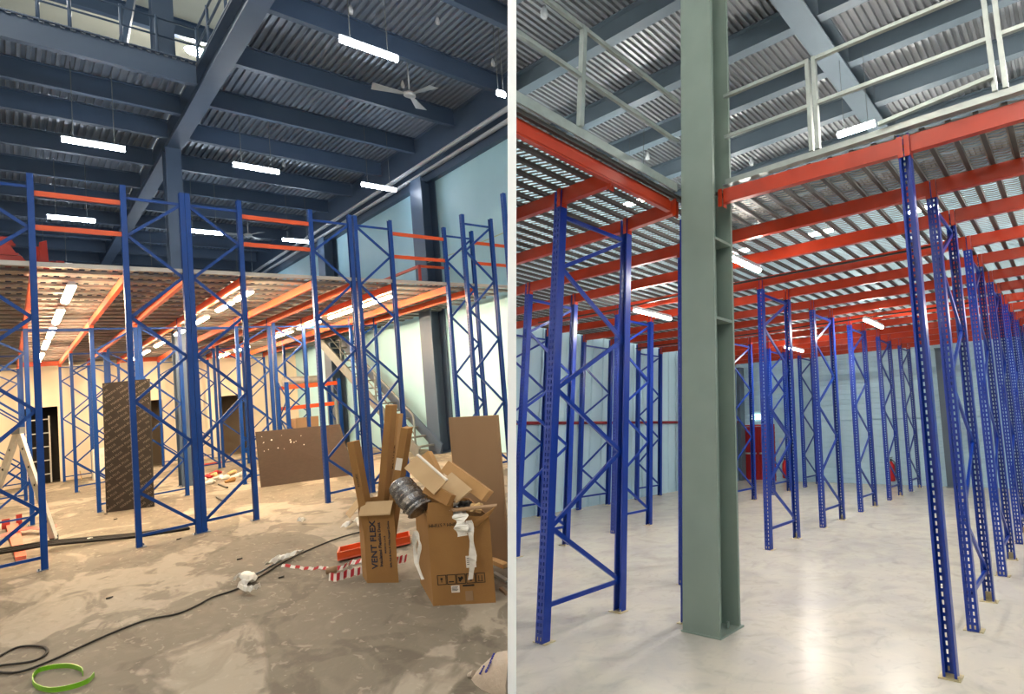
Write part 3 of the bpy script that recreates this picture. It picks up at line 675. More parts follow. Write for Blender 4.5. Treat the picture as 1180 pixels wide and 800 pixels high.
for i in range(5):
    px = 0.17+i*0.155; c = bf*px+Zv*0.185+bo
    ic = MB(); s = 0.036
    for q in ((-s, -s, s, -s+0.005), (-s, s-0.005, s, s), (-s, -s, -s+0.005, s), (s-0.005, -s, s, s)):
        ic.hexa([c+bfd*q[0]+Zv*q[1], c+bfd*q[2]+Zv*q[1], c+bfd*q[2]+Zv*q[1]-bn*0.001, c+bfd*q[0]+Zv*q[1]-bn*0.001, c+bfd*q[0]+Zv*q[3], c+bfd*q[2]+Zv*q[3], c+bfd*q[2]+Zv*q[3]-bn*0.001, c+bfd*q[0]+Zv*q[3]-bn*0.001])
    g = bn*0.0015
    if i == 0: ic.bar(c+g, c+Zv*0.016+g, 0.016, 0.001, bn); ic.bar(c-Zv*0.018+g, c+g, 0.005, 0.001, bn)
    elif i == 1: ic.bar(c-bfd*0.02-Zv*0.016+g, c+bfd*0.02-Zv*0.016+g, 0.008, 0.001, bn)
    elif i == 2: ic.bar(c-bfd*0.014-Zv*0.014+g, c+bfd*0.014+Zv*0.014+g, 0.02, 0.001, bn); ic.bar(c-bfd*0.02+Zv*0.012+g, c+g, 0.012, 0.001, bn)
    elif i == 3: ic.bar(c-Zv*0.018+g, c+Zv*0.014+g, 0.016, 0.001, bn)
    else:
        for sg_ in (-0.012, 0.012): ic.bar(c+bfd*sg_-Zv*0.02+g, c+bfd*sg_+Zv*0.018+g, 0.005, 0.001, bn)
        ic.bar(c-bfd*0.022-Zv*0.022+g, c+bfd*0.022-Zv*0.022+g, 0.004, 0.001, bn)
    part('care_symbol', ic, M['ink_black'], bc)
for px, z, sx, sz in ((0.66, 0.305, 0.078, 0.085), (0.38, 0.115, 0.065, 0.05)):
    c = bf*px+Zv*z+bo
    lb = part('paper_label', MB().bar(c-bfd*sx/2, c+bfd*sx/2, 0.002, sz, Zv), M['paper'], bc, label='white paper label')
    ll = MB()
    for k in range(4): ll.bar(c-bfd*sx*0.4+Zv*(sz*0.3-k*sz*0.17)+bn*0.002, c+bfd*sx*(0.35-0.1*(k % 2))+Zv*(sz*0.3-k*sz*0.17)+bn*0.002, 0.001, 0.004, Zv)
    part('lettering', ll, M['ink'], lb)
part('hand_hole', MB().bar(bf*0.50+Zv*0.135+bo*0.6, bf*0.68+Zv*0.135+bo*0.6, 0.002, 0.012, Zv), M['ink_black'], bc)
part('tape_patch', MB().bar(bf*0.53+Zv*0.06+bo*0.5, bf*0.65+Zv*0.06+bo*0.5, 0.002, 0.07, Zv), M['card_dark'], bc)
# things stuffed into it
def slab(name, label, c, ex_, ey_, sx, sy, sz, m, cat, edge=None, group=None):
    """box with centre c, long axis ex_, width axis ey_"""
    ex_, ey_ = Vector(ex_).normalized(), Vector(ey_); ez = ex_.cross(ey_).normalized(); ey_ = ez.cross(ex_).normalized()
    t = thing(name, label, cat, c, L, 0, group)
    P = lambda i, j, k: ex_*(sx*i/2)+ey_*(sy*j/2)+ez*(sz*k/2)
    part('body', MB().hexa([P(-1, -1, -1), P(1, -1, -1), P(1, 1, -1), P(-1, 1, -1), P(-1, -1, 1), P(1, -1, 1), P(1, 1, 1), P(-1, 1, 1)]), m, t)
    if edge: part('torn_edge', MB().bar(P(-1, 1, 1), P(1, 1, 1), 0.014, 0.012), edge, t)
    return t
def px_slab(name, label, a, b, wpx, dp, th, m, edge=None, tilt=0.6):
    """flat piece whose long axis runs between two sighted points at camera depth dp"""
    p, q = ld(a[0], a[1], dp), ld(b[0], b[1], dp-0.12); ex_ = q-p; wd = wpx*dp/FL
    side = (EY*tilt+Zv*(1-tilt)); return slab(name, label, (p+q)/2, ex_, side, ex_.length, wd, th, m, 'cardboard', edge, 'cardboard scraps piled in the big carton')
px_slab('cardboard_sheet', 'pale torn cardboard sheet with a frayed white edge on top of the big carton', (474, 532), (508, 562), 19, 4.05, 0.012, M['card_in'], M['paper'], 0.35)
px_slab('cardboard_box_piece', 'narrow open cardboard sleeve poking up behind the torn sheet', (490, 524), (514, 572), 13, 4.25, 0.05, M['card_pale'], None, 0.2)
px_slab('cardboard_box_piece', 'long flat tan carton lying slanted at the top of the pile by the brown board', (515, 538), (562, 572), 13, 4.2, 0.07, M['card_pale'], None, 0.3)
px_slab('cardboard_sheet', 'bent tan flap under the torn sheet on the big carton', (512, 552), (535, 572), 20, 4.1, 0.012, M['card_in'], None, 0.5)
px_slab('cardboard_box_piece', 'short brown offcut wedged in front of the tan flap', (492, 562), (520, 577), 12, 4.0, 0.04, M['card'], None, 0.3)
# foil roll
t = thing('foil_roll', 'crumpled silver foil duct stuffed into the big carton', 'foil', ld(462, 560, 4.1), L, 0)
pts = [ld(462, 562, 4.1), ld(468, 570, 4.05), ld(476, 580, 4.0), ld(485, 590, 3.98)]
mb = MB(); n = 26
path = []
for k in range(n):
    f = k/(n-1)*3; i = min(int(f), 2); path.append(pts[i].lerp(pts[i+1], f-i)-pts[0])
mb.tube(path, [0.075+0.012*math.sin(k*2.4)+0.01*random.random() for k in range(n)], 14)
part('foil_skin', mb, M['foil'], t)
# bits of plastic and white straps hanging out
def ribbon(name, label, pts, w, m, cat, group=None, n=14, twist=EX):
    t = thing(name, label, cat, pts[0], L, 0, group)
    P = [Vector(p)-Vector(pts[0]) for p in pts]; rows = []
    for k in range(n):
        f = k/(n-1)*(len(P)-1); i = min(int(f), len(P)-2); u = f-i
        c = P[i].lerp(P[i+1], u); tw = (Vector(twist)+EY*0.25*math.sin(k*1.1)).normalized()
        ww = w*(0.85+0.25*math.sin(k*0.9)); rows.append([c-tw*ww/2, c+tw*ww/2])
    part('strip', MB().sheet(rows, EY*0.003), m, t)
    return t
ribbon('wrap_strip', 'white wrapping strip hanging down the front of the big carton', [ld(540, 600, 3.83), ld(543, 620, 3.8), ld(545, 645, 3.79), ld(542, 668, 3.79)], 0.05, M['plastic'], 'wrapping', 'white wrapping strips')
ribbon('wrap_strip', 'wide torn white wrapping spilling from the big carton rim', [ld(530, 592, 3.85), ld(531, 605, 3.8), ld(533, 618, 3.79)], 0.1, M['plastic'], 'wrapping', 'white wrapping strips')
ribbon('wrap_strip', 'white wrapping strip looping down the near side of the big carton', [ld(478, 612, 4.05), ld(477, 630, 4.05), ld(480, 650, 4.0), ld(487, 668, 3.95)], 0.03, M['plastic'], 'wrapping', 'white wrapping strips')
ribbon('wrap_strip', 'short white wrapping curl beside the looping strip of the big carton', [ld(479, 612, 3.98), ld(484, 628, 3.94), ld(481, 650, 3.93)], 0.025, M['plastic'], 'wrapping', 'white wrapping strips')
slab('paper_sheet', 'folded white paper sticking out between the foil and the big carton', ld(474, 587, 3.98), EX, EY*0.5+Zv*0.3, 0.12, 0.06, 0.006, M['paper'], 'paper')
for i, (px, py, m, s) in enumerate([(522, 585, 'plastic', 'pale'), (535, 583, 'black', 'black'), (548, 586, 'scrap_y', 'tan'), (528, 594, 'paper', 'white')]):
    q = ld(px, py, 3.98); t = thing('scrap_wad', '%s crumpled wad of scrap at the rim of the big carton' % s, 'scrap', q, L, 0, 'wads of scrap in the big carton')
    mb = MB(); mb.tube([Vector((0.05*math.cos(k*1.9), 0.04*math.sin(k*2.7), 0.02*math.sin(k*1.3))) for k in range(8)], 0.022, 6); part('wad', mb, M[m], t)

# --- stepladder
lf = Vector((-0.58, 2.1, 0)); 
sl_ = thing('stepladder', 'folding aluminium stepladder standing open by the edge racks', 'ladder', lf)
dl = L.M[2].dot(lf)+L.O.z; m_px = dl/FL
apex = -EX*(37*m_px)+Zv*1.60; foot2 = -EX*(90*m_px)
back = Vector((0.012, 0.36, 0))
for f0 in (Vector((0, 0, 0)), foot2):
    nm = 'front_frame' if f0.length < 0.01 else 'rear_frame'
    mb = MB()
    for b in (Vector(), back):
        mb.bar(f0+b+Zv*0.05, apex+b*0.75, 0.028, 0.075, EX)
    pf = part(nm, mb, M['alu'], sl_)
    for k in range(1, 6):
        f = k/6; c = (f0+Zv*0.05).lerp(apex, f)
        part('rung', MB().tube([c, c+back*(1-0.25*f)], 0.016, 8), M['alu'], pf, True)
        part('rung_end', MB().tube([c-back.normalized()*0.016, c-back.normalized()*0.012], 0.02, 10), M['black'], pf)
    for b in (Vector(), back):
        part('rubber_foot', MB().bar(f0+b, f0+b+Zv*0.07, 0.05, 0.06, EX), M['rubber'], pf)
part('hinge', MB().bar(apex-EX*0.06, apex+EX*0.06, 0.05, 0.09), M['grey_steel'], sl_); part('hinge', MB().bar(apex-EX*0.06+back*0.75, apex+EX*0.06+back*0.75, 0.05, 0.09), M['grey_steel'], sl_)
# white ladder in the far dark doorway
wl_ = thing('straight_ladder', 'pale straight ladder standing inside the dark far doorway', 'ladder', (-0.62, YB+0.35, 0))
for x in (0, 0.42): part('side_rail', MB().bar((x, 0, 0), (x, 0.05, 1.95), 0.03, 0.05, (0, 1, 0)), M['plastic'], wl_)
for k in range(5): part('rung', MB().bar((0, 0.01*k, 0.25+k*0.4), (0.42, 0.01*k, 0.25+k*0.4), 0.03, 0.03), M['plastic'], wl_)
# salmon plank and red strap by the ladder
t = thing('painted_plank', 'faded red painted beam lying on the floor beneath the edge rack frame', 'plank', (-0.87, 1.55, 0), L, 0)
part('plank_body', MB().hexa([Vector(v) for v in [(-0.03, -0.4, 0), (0.05, -0.44, 0), (0.02, 3.6, 0), (-0.1, 3.6, 0), (-0.03, -0.4, 0.05), (0.05, -0.44, 0.05), (0.02, 3.6, 0.06), (-0.1, 3.6, 0.06)]]), M['salmon'], t)
part('end_hook', MB().box(-0.14, -0.06, 3.6, 3.66, 0, 0.16), M['redpaint'], t); part('end_hook', MB().box(0.0, 0.06, 3.6, 3.66, 0, 0.2), M['redpaint'], t)
single('strap', MB().sheet([[lz(x, y)+Zv*0.075, lz(x, y+3)+Zv*0.075] for x, y in ((-5, 625), (8, 620), (22, 615), (35, 613), (50, 614), (66, 610))], (0, 0, 0.004)), M['redpaint'], 'thin red strap lying across the faded red beam', 'strap')
# bundle of long black pipes
for i, (o, r, s) in enumerate(((0.0, 0.018, 'outer'), (0.07, 0.02, 'middle'), (0.15, 0.024, 'inner'))):
    pts = [Vector((-1.6, 2.05-0.5*0+o*1.3-0.27, r)), Vector((-0.66, 1.27+o*1.4, r)), Vector((0.04, 0.74+o, r)), Vector((0.5, 0.36+o*0.7, r))]
    pts = [Vector((p.x, p.y+i*0.03+0.12, r+(0.066 if k < 2 else 0.001))) for k, p in enumerate(pts)]
    pp = thing('black_pipe', '%s long black pipe lying in the bundle along the front racks' % s, 'pipe', pts[0], L, 0, 'long black pipes on the floor')
    part('pipe_body', MB().tube([p-pts[0] for p in pts], r, 10), M['rubber'], pp, True)
    if i == 1:
        c = Vector((-0.33, 1.27, 0.035))-pts[0]; part('tie', MB().tube([c+Vector((0, 0, r+0.0)), c+Vector((0.03, -0.02, r))], 0.028, 10), M['plastic'], pp, label='white cable tie')
# cable, hose, tape
def spline(ctrl, n=8):
    out = []; P = [Vector(p) for p in ctrl]
    for i in range(len(P)-1):
        p0, p1, p2, p3 = P[max(i-1, 0)], P[i], P[i+1], P[min(i+2, len(P)-1)]
        for k in range(n):
            t = k/n; out.append(0.5*((2*p1)+(p2-p0)*t+(2*p0-5*p1+4*p2-p3)*t*t+(-p0+3*p1-3*p2+p3)*t*t*t))
    return out+[P[-1]]
cab = [lz(*q)+Zv*0.011 for q in ((-10, 764), (20, 748), (48, 747), (54, 754), (38, 764), (2, 769), (-8, 775), (20, 777), (55, 765), (90, 749), (130, 731), (170, 716), (205, 709), (228, 699), (245, 690), (274, 680), (303, 664), (322, 652), (345, 640), (380, 625), (405, 617), (432, 611))]
single('power_cable', MB().tube(spline(cab), 0.008, 8), M['rubber'], 'black power cable snaking across the grey screed with a loop at its near end', 'cable', smooth=True)
cab2 = [lz(*q)+Zv*0.009 for q in ((284, 668), (302, 659), (318, 650), (332, 642))]
single('grey_cord', MB().tube(spline(cab2), 0.009, 6), M['grey_steel'], 'short grey cord taped beside the black power cable', 'cord', smooth=True)
gh = spline([lz(*q) for q in ((108, 781), (100, 789), (80, 796), (58, 799), (42, 795), (37, 786), (43, 777), (60, 772), (80, 771), (93, 775), (95, 780))])
mb = MB(); mb.sheet([[p+Zv*0.003, p+Zv*0.033] for p in gh], (0.004, 0.003, 0)); single('hose_ring', mb, M['lime'], 'bright green flat hose curled into an open ring on the floor', 'hose')
def rag(name, label, pts, w, m, cat, group=None):
    t = thing(name, label, cat, lz(*pts[0]), L, 0, group); o = lz(*pts[0]); P = spline([lz(*q)-o for q in pts], 3); mb = MB(); rows = []
    for k, p in enumerate(P):
        wk = w*(0.7+0.5*random.random()); rows.append([p+EX*0.0+EY*(wk*(c/4-0.5))+Zv*(0.028+0.03*random.random()+(0.03 if c in (1, 2, 3) else 0)) for c in range(5)])
    mb.sheet(rows, (0, 0, -0.004)); part('cloth', mb, m, t); return t
rag('white_rag', 'crumpled white plastic scrap where the cable bends', ((274, 672), (282, 668), (290, 671), (289, 677), (278, 679)), 0.1, M['plastic'], 'scrap')
rag('white_rag', 'thin curled white plastic tail lying before the crumpled scrap', ((277, 683), (283, 686), (292, 686), (299, 683)), 0.05, M['plastic'], 'scrap')
rag('white_rag', 'white torn plastic wrap on the cable at the start of the striped tape', ((311, 656), (320, 650), (328, 648), (338, 645), (346, 643)), 0.12, M['plastic'], 'scrap')
rag('white_rag', 'white paper scrap lying behind the striped tape near the lettered carton', ((398, 609), (406, 608), (412, 604), (419, 608)), 0.14, M['plastic'], 'scrap')
rag('paper_scrap', 'small white paper scrap on the floor before the worn plywood', ((344, 604), (348, 603), (351, 605)), 0.05, M['paper'], 'scrap')
def striped(label, pts, w, lift, roll=False):
    o = lz(*pts[0]); t = thing('barrier_tape', label, 'tape', o, L, 0, 'red and white barrier tape'); P = spline([lz(*q)-o for q in pts], 6); a, b = MB(), MB()
    for k in range(len(P)-1):
        p, q = P[k], P[k+1]; mb = (a if (k//2) % 2 else b); z0, z1 = 0.004+0.01*math.sin(k*0.7)**2, lift
        mb.sheet([[p+Zv*z0, p+Zv*(z0+z1)+EY*w*0.5], [q+Zv*z0, q+Zv*(z0+z1)+EY*w*0.5]], -EY*0.003)
    part('red_stripe', a, M['tape_red'], t); part('white_stripe', b, M['tape_white'], t); return t
striped('twisted thin run of red and white barrier tape reaching to the cable', ((324, 654), (340, 656), (355, 658), (372, 657), (380, 660)), 0.03, 0.02)
striped('broad crumpled length of red and white barrier tape beside the lettered carton', ((379, 670), (388, 671), (400, 667), (412, 664), (420, 662)), 0.02, 0.062)
striped('upper fold of red and white barrier tape behind the broad length', ((383, 660), (395, 657), (404, 652), (418, 650)), 0.06, 0.03)
striped('end of red and white barrier tape between the two cartons', ((455, 653), (460, 651), (468, 649)), 0.05, 0.06)
t = thing('tape_core', 'small cardboard tape core lying at the bend of the barrier tape', 'roll', lz(383, 662)+Zv*0.04); part('core', MB().tube([(-0.04, 0.01, 0), (0.03, -0.02, 0)], 0.03, 12), M['card_dark'], t, True)
t = thing('orange_tray', 'orange plastic tray tucked behind the lettered carton', 'tray', (1.12, -3.75, 0), L, math.radians(-20))
part('tray_base', MB().box(-0.18, 0.42, -0.12, 0.12, 0.02, 0.035), M['salmon'], t)
for y in (-0.12, 0.11): part('rim', MB().box(-0.18, 0.42, y, y+0.012, 0.035, 0.1), M['orange'], t)
for x in (-0.18, 0.41): part('rim', MB().box(x, x+0.012, -0.107, 0.108, 0.035, 0.1), M['orange'], t)
part('foot', MB().box(-0.1, 0.3, -0.08, 0.08, 0.0, 0.02), M['redpaint'], t)
t = thing('wood_strip', 'pale timber strip lying by the foot of the big brown board', 'timber', lz(566, 648), L, 0); q = lz(566, 648)
part('strip', MB().bar(Zv*0.02, lz(583, 655)-q+Zv*0.02, 0.05, 0.035), M['wood'], t)
single('metal_strip', MB().bar(lz(569, 662)+Zv*0.01, lz(584, 671)+Zv*0.01, 0.03, 0.02), M['alu'], 'thin shiny strip lying beside the big carton towards the partition', 'strip')
single('cable_offcut', MB().bar(lz(577, 680)+Zv*0.01, lz(584, 686)+Zv*0.01, 0.02, 0.02), M['card_dark'], 'short dark stick lying by the corner of the big carton', 'stick')
# cement sack against the partition
sk = thing('sack', 'pale woven cement sack with blue print slumped against the partition', 'sack', lz(560, 790))
o = lz(560, 790); mb = MB(); rows = []
prof_ = [(543, 781, 783, 0.02), (548, 773, 789, 0.06), (555, 764, 794, 0.1), (563, 757, 799, 0.13), (572, 753, 803, 0.15), (583.6, 751, 806, 0.16)]
for x, yt, yb, dp in prof_:
    f = lz(x, yb)-o; dd = (L.M[2].dot(f+o)+L.O.z)/FL; hgt = (yb-yt)*dd*0.74; row = []
    for k in range(13):
        a = PI*k/12; wv = 1+0.05*math.sin(k*2.3+x)
        bk = 0.10+dp*0.7; c = f+EY*(bk/2)
        row.append(c-EY*(math.cos(a)*bk/2*wv)+Zv*(math.sin(a)**0.8*hgt*wv))
    rows.append(row)
mb.sheet(rows); mb.add(rows[-1], [tuple(range(13))]); part('sack_body', mb.clip(shifted(Matrix.Translation(o))), M['sack'], sk, True)
part('tied_corner', MB().tube([lz(540, 781)-o+Zv*0.012, lz(546, 781)-o+Zv*0.02], [0.012, 0.02], 8), M['sack'], sk)
def sack_at(r, fr):                                             # point on the bag face, fr of the way up row r
    a = fr*6; k = int(a); return rows[r][k].lerp(rows[r][k+1], a-k)
for s, r, fr, sz in (('Concrete', 3, 0.66, 0.024), ('Bond', 2, 0.52, 0.02)):
    c = sack_at(r, fr); upv = (sack_at(r, fr+0.12)-sack_at(r, fr-0.12)).normalized(); rt = (sack_at(r+1, fr)-sack_at(r-1, fr)).normalized()
    n_ = rt.cross(upv).normalized()
    text('print', s, sz, M['ink_blue'], sk, frame_mtx(c+n_*0.006, upv*0.9+rt*0.45, -rt*0.9+upv*0.45), 0.003, bold=0.0006)
# litter on the floor under the deck
lit = [(232, 556, 'paper'), (238, 552, 'tape_red'), (246, 550, 'scrap_y'), (252, 553, 'plastic'), (258, 553, 'paper'), (267, 547, 'scrap_y'), (273, 551, 'plastic'), (242, 558, 'plastic'), (249, 547, 'tape_red'), (280, 548, 'paper'), (266, 556, 'card'), (226, 550, 'scrap_y')]
for i, (px, py, m) in enumerate(lit):
    q = lz(px, py); t = thing('litter_scrap', 'small crumpled scrap in the litter patch under the deck beyond the front frames', 'scrap', q, L, random.random()*3, 'litter patch under the deck')
    mb = MB(); mb.tube([Vector((-0.11, 0.03, 0.035)), Vector((0, -0.05, 0.06)), Vector((0.12, 0.06, 0.03))], [0.03, 0.055, 0.03], 6); part('scrap', mb, M[m], t)
for (a, b), s in ((((250, 574), (259, 579)), 'nearer'), (((252, 559), (262, 563)), 'farther')):
    single('dark_stick', MB().bar(lz(*a)+Zv*0.015, lz(*b)+Zv*0.015, 0.03, 0.03), M['black'], '%s short dark stick on the floor behind the front frame pair' % s, 'stick')
for px, py in ((122, 593), (126, 690), (206, 622), (276, 645), (133, 599), (324, 666)):
    q = lz(px, py); single('dark_chip', MB().bar(q+Vector((-0.012, 0.01, 0.007)), q+Vector((0.014, -0.012, 0.01)), 0.025, 0.012), M['black'], 'small dark chip lying on the screed', 'chip', group='dark chips on the screed')
single('white_block', MB().hexa([Vector((0.46+a, 13.6+b, c)) for c in (0, 0.85) for a, b in ((0, 0), (0.3, 0), (0.3, 0.5), (0, 0.5))]), M['paper'], 'white wrapped block standing far back beside a rack foot', 'block')
single('yellow_strap', MB().tube([lz(90, 548)+Zv*0.75, lz(91, 550)+Zv*0.4, lz(94, 553)+Zv*0.02], 0.012, 6), M['scrap_y'], 'thin yellow strap hanging beside the far rack foot', 'strap')
single('red_strip', MB().bar(lz(236, 536)+Zv*0.02, lz(258, 533)+Zv*0.02, 0.06, 0.04), M['redpaint'], 'red strip lying at the foot of the far cream wall', 'strip')

# ================================================================== EMPTY HALL
XL2, YB2, ZC2, ZD2 = -9.55, 14.85, 8.02, 3.82
fl = MB(); fl.box(XL2-0.1, 4, -1, YB2+0.1, -0.2, 0); fl.clip(R); struct('floor', fl, M['floor2'], R)
wl = MB(); xs = []; y = -1.0; prof = []
while y < YB2:
    prof += [(y, XL2), (y+0.22, XL2), (y+0.24, XL2-0.03), (y+0.3, XL2-0.03), (y+0.32, XL2)]; y += 0.34
wl.sheet([[(b, a, 0) for a, b in prof], [(b, a, 8.2) for a, b in prof]], (-0.05, 0, 0)); wl.clip(R); struct('wall_left', wl, M['wall_blue2'], R)
wb = MB(); prof = []; z = 0.0
DX0, DX1, DH = -9.5, -8.35, 1.68
while z < 8.2:
    prof += [(z, YB2), (z+0.09, YB2), (z+0.1, YB2+0.012), (z+0.13, YB2+0.012), (z+0.14, YB2)]; z += 0.15
hi = [q for q in prof if q[0] >= DH]; lo = [q for q in prof if q[0] <= DH+0.14]
wb.sheet([[(DX1, b, a) for a, b in lo], [(4, b, a) for a, b in lo]], (0, 0.05, 0))
wb.sheet([[(XL2-0.1, b, a) for a, b in hi], [(4, b, a) for a, b in hi]], (0, 0.05, 0)); wb.box(XL2-0.1, DX0, YB2, YB2+0.05, 0, DH)
struct('wall_back', wb, M['wall_blue2'], R)
struct('wall_right', MB().box(4.0, 4.1, -1, YB2, 0, 8.2), M['wall_blue2'], R)
dr = thing('door_4', None, None, ((DX0+DX1)/2, YB2+0.01, 0), R); dr['kind'] = 'structure'
w2 = (DX1-DX0)/2
part('door_leaf', MB().box(-w2, -0.005, 0, 0.04, 0.01, DH-0.01), M['red_door'], dr); part('door_leaf', MB().box(0.005, w2, 0, 0.04, 0.01, DH-0.01), M['red_door'], dr)
part('push_bar', MB().bar((-w2+0.1, -0.05, 0.83), (-0.06, -0.05, 0.83), 0.03, 0.05), M['alu'], dr); part('push_bar', MB().bar((0.06, -0.05, 0.83), (w2-0.1, -0.05, 0.83), 0.03, 0.05), M['alu'], dr)
part('door_frame', MB().box(-w2-0.04, -w2, -0.02, 0.05, 0, DH+0.05).box(w2, w2+0.04, -0.02, 0.05, 0, DH+0.05).box(-w2, w2, -0.02, 0.05, DH, DH+0.05), M['red_door'], dr)
es = thing('exit_sign', 'green and white running-man exit sign glowing above the red doors', 'sign', (-8.95, YB2-0.06, 1.9), R)
part('sign_box', MB().box(-0.16, 0.16, 0, 0.05, 0, 0.15), M['exit_white'], es)
mg = MB().box(-0.07, 0.07, -0.004, -0.001, 0.015, 0.135); part('green_panel', mg, M['exit_green'], es)
rm = MB(); g = -0.006
rm.tube([(0.012, g, 0.118), (0.016, g, 0.12)], 0.01, 8); rm.bar((0.008, g, 0.105), (-0.012, g, 0.068), 0.004, 0.018, (1, 0, 0)); rm.bar((-0.012, g, 0.07), (0.02, g, 0.045), 0.004, 0.01); rm.bar((0.02, g, 0.048), (0.012, g, 0.022), 0.004, 0.01, (1, 0, 0)); rm.bar((-0.012, g, 0.07), (-0.045, g, 0.04), 0.004, 0.01); rm.bar((0.008, g, 0.1), (0.034, g, 0.085), 0.004, 0.008); rm.bar((0.004, g, 0.1), (-0.026, g, 0.095), 0.004, 0.008)
part('running_man', rm, M['exit_white'], es)
h4 = MB(); h4.box(-9.53, -9.40, 14.58, 14.83, 0, 3.6); struct('steel_column', h4, M['steel2'], R)
struct('steel_column', MB().ibeam((-3.2, 14.70, 3.6), (-2.95, 14.70, 3.6), 0.22, 3.6), M['steel2'], R)
single('fire_pipe', MB().tube([(XL2+0.06, 1.2, 1.83), (XL2+0.06, YB2-0.3, 1.83)], 0.035, 10).clip(R), M['pipe_red'], 'long dark red fire pipe running along the pale blue side wall', 'pipe', R, smooth=True)
single('pipe_drop', MB().tube([(XL2+0.06, 8.2, 1.79), (XL2+0.06, 8.2, 1.55)], 0.03, 8), M['pipe_red'], 'short red pipe drop with a valve below the fire pipe', 'pipe', R)
for i, (x, s) in enumerate(((-7.93, 'near the red doors'), (-4.63, 'before the long back wall'))):
    t = thing('fire_extinguisher', 'red fire extinguisher hung on the pale blue back wall '+s, 'extinguisher', (x, YB2-0.12, 0.1), R, 0, 'fire extinguishers')
    part('cylinder', MB().tube([(0, 0, 0), (0, 0, 0.02), (0, 0, 0.42), (0, 0, 0.5), (0, 0, 0.53)], [0.06, 0.085, 0.085, 0.045, 0.03], 14), M['exting'], t, True)
    part('valve', MB().box(-0.02, 0.02, -0.02, 0.02, 0.53, 0.6).bar((-0.09, 0, 0.6), (0.05, 0, 0.64), 0.025, 0.015), M['black'], t)
    part('hose', MB().tube([(0.03, 0, 0.57), (0.11, -0.01, 0.5), (0.11, -0.01, 0.2)], 0.012, 6), M['black'], t, True)
single('switch_box', MB().box(-8.15, -8.0, YB2-0.05, YB2, 1.12, 1.3), M['lampbody'], 'small pale box on the back wall above the extinguisher by the red doors', 'box', R)
# --- ceiling
corrugated(XL2-0.2, 4, 0.5, YB2+0.1, ZC2+0.42, 0.125, 0.05, R, 'ceiling', M['ceil2'])
struct('ceiling_girder', MB().ibeam((-3.05, 0.5, ZC2+0.42), (-3.05, YB2, ZC2+0.42), 0.42, 0.5, 0.03).clip(R), M['steel2'], R)
y = 1.2
for y in (1.18, 2.62, 4.06, 5.5, 6.98, 8.3, 9.75, 11.2, 12.65, 14.1):
    struct('ceiling_beam', MB().ibeam((XL2, y, ZC2+0.42), (-3.27, y, ZC2+0.42), 0.17, 0.42).clip(R), M['steel2'], R)
    struct('ceiling_beam', MB().ibeam((-2.83, y, ZC2+0.42), (4, y, ZC2+0.42), 0.17, 0.42).clip(R), M['steel2'], R)
# --- the grey green column
gc = MB(); x0, x1, y0, y1, t_ = -2.965, -2.60, 3.655, 3.96, 0.025
H = ZC2
gc.box(x0, x1, y0, y0+t_, 0.012, H); gc.box(x0, x1, y1-t_, y1, 0.012, H); gc.box((x0+x1)/2-0.012, (x0+x1)/2+0.012, y0+t_, y1-t_, 0.012, H)
for z in (2.55, 3.28): gc.box((x0+x1)/2+0.013, x1-0.005, y0+t_, y1-t_, z, z+0.025)
gc.box(x0-0.01, x1+0.02, y0-0.01, y1+0.02, 0, 0.012)
for bx_, by_ in ((-2.72, 3.75), (-2.66, 3.86)): gc.tube([(bx_, by_, 0.012), (bx_, by_, 0.06)], 0.014, 6)
struct('steel_column', gc, M['green'], R, 'tall grey-green steel column standing at the inner corner of the deck', 'column')
# --- rack frames
rows2 = dict(P=(-0.934, [4.753, 6.501, 8.253, 9.99, 11.74, 13.47], 'aisle-edge row'), R=(-3.796, [2.952, 4.70, 6.513, 8.273, 10.016, 11.786, 13.49], 'row passing behind the green column'),
             S=(-6.647, [4.681, 6.454, 8.2, 9.977, 11.704, 13.455], 'row next to the side-wall row'), T=(-9.32, [6.239, 8.022, 9.77, 11.5, 13.3], 'side-wall row'))
FD2 = 0.8234; UD, UW = 0.07, 0.09
nod2 = [0.28, 0.85, 1.42, 1.98, 2.5, 3.06, 3.52]
proto = None
for r, (x, ys, nm) in rows2.items():
    for i, y in enumerate(ys):
        if proto is None: o = proto = make_frame(3.77, FD2, UD, UW, nod2, 1, M['blue2'], 0.036, M['galv'])
        else: o = copy_tree(proto)
        place(o, R, (x, y, 0), PI/2)
        if i == 0 and r in 'ST': clip_tree(o, R)
        tag(o, '%s blue rack frame of the %s in the empty hall' % (('foremost' if i == 0 else ORD[i]), nm), 'rack frame', 'blue rack frames of the empty hall')
def lone_upright(label, x, y, rz, h):
    t = thing('rack_upright', label, 'rack upright', (x, y, 0), R, rz)
    me = upright_mesh(h, UD, UW); 
    u = part('upright_section', me, M['blue2'], t)
    u.location = (-UD/2, 0, 0)
    part('foot_plate', MB().box(-0.05, 0.06, -0.07, 0.07, 0, 0.006).tube([(0.05, 0.058, 0.006), (0.05, 0.058, 0.03)], 0.008, 6).box(-UD/2-0.006, -UD/2-0.001, -0.04, 0.04, 0.006, 0.07), M['galv'], t)
lone_upright('lone dark blue perforated post nearest the viewer under the deck edge', -0.925, 3.86, -PI/2, 3.8)
lone_upright('lone blue perforated post tucked against the grey-green column', -3.055, 3.83, -PI/2, 3.62)
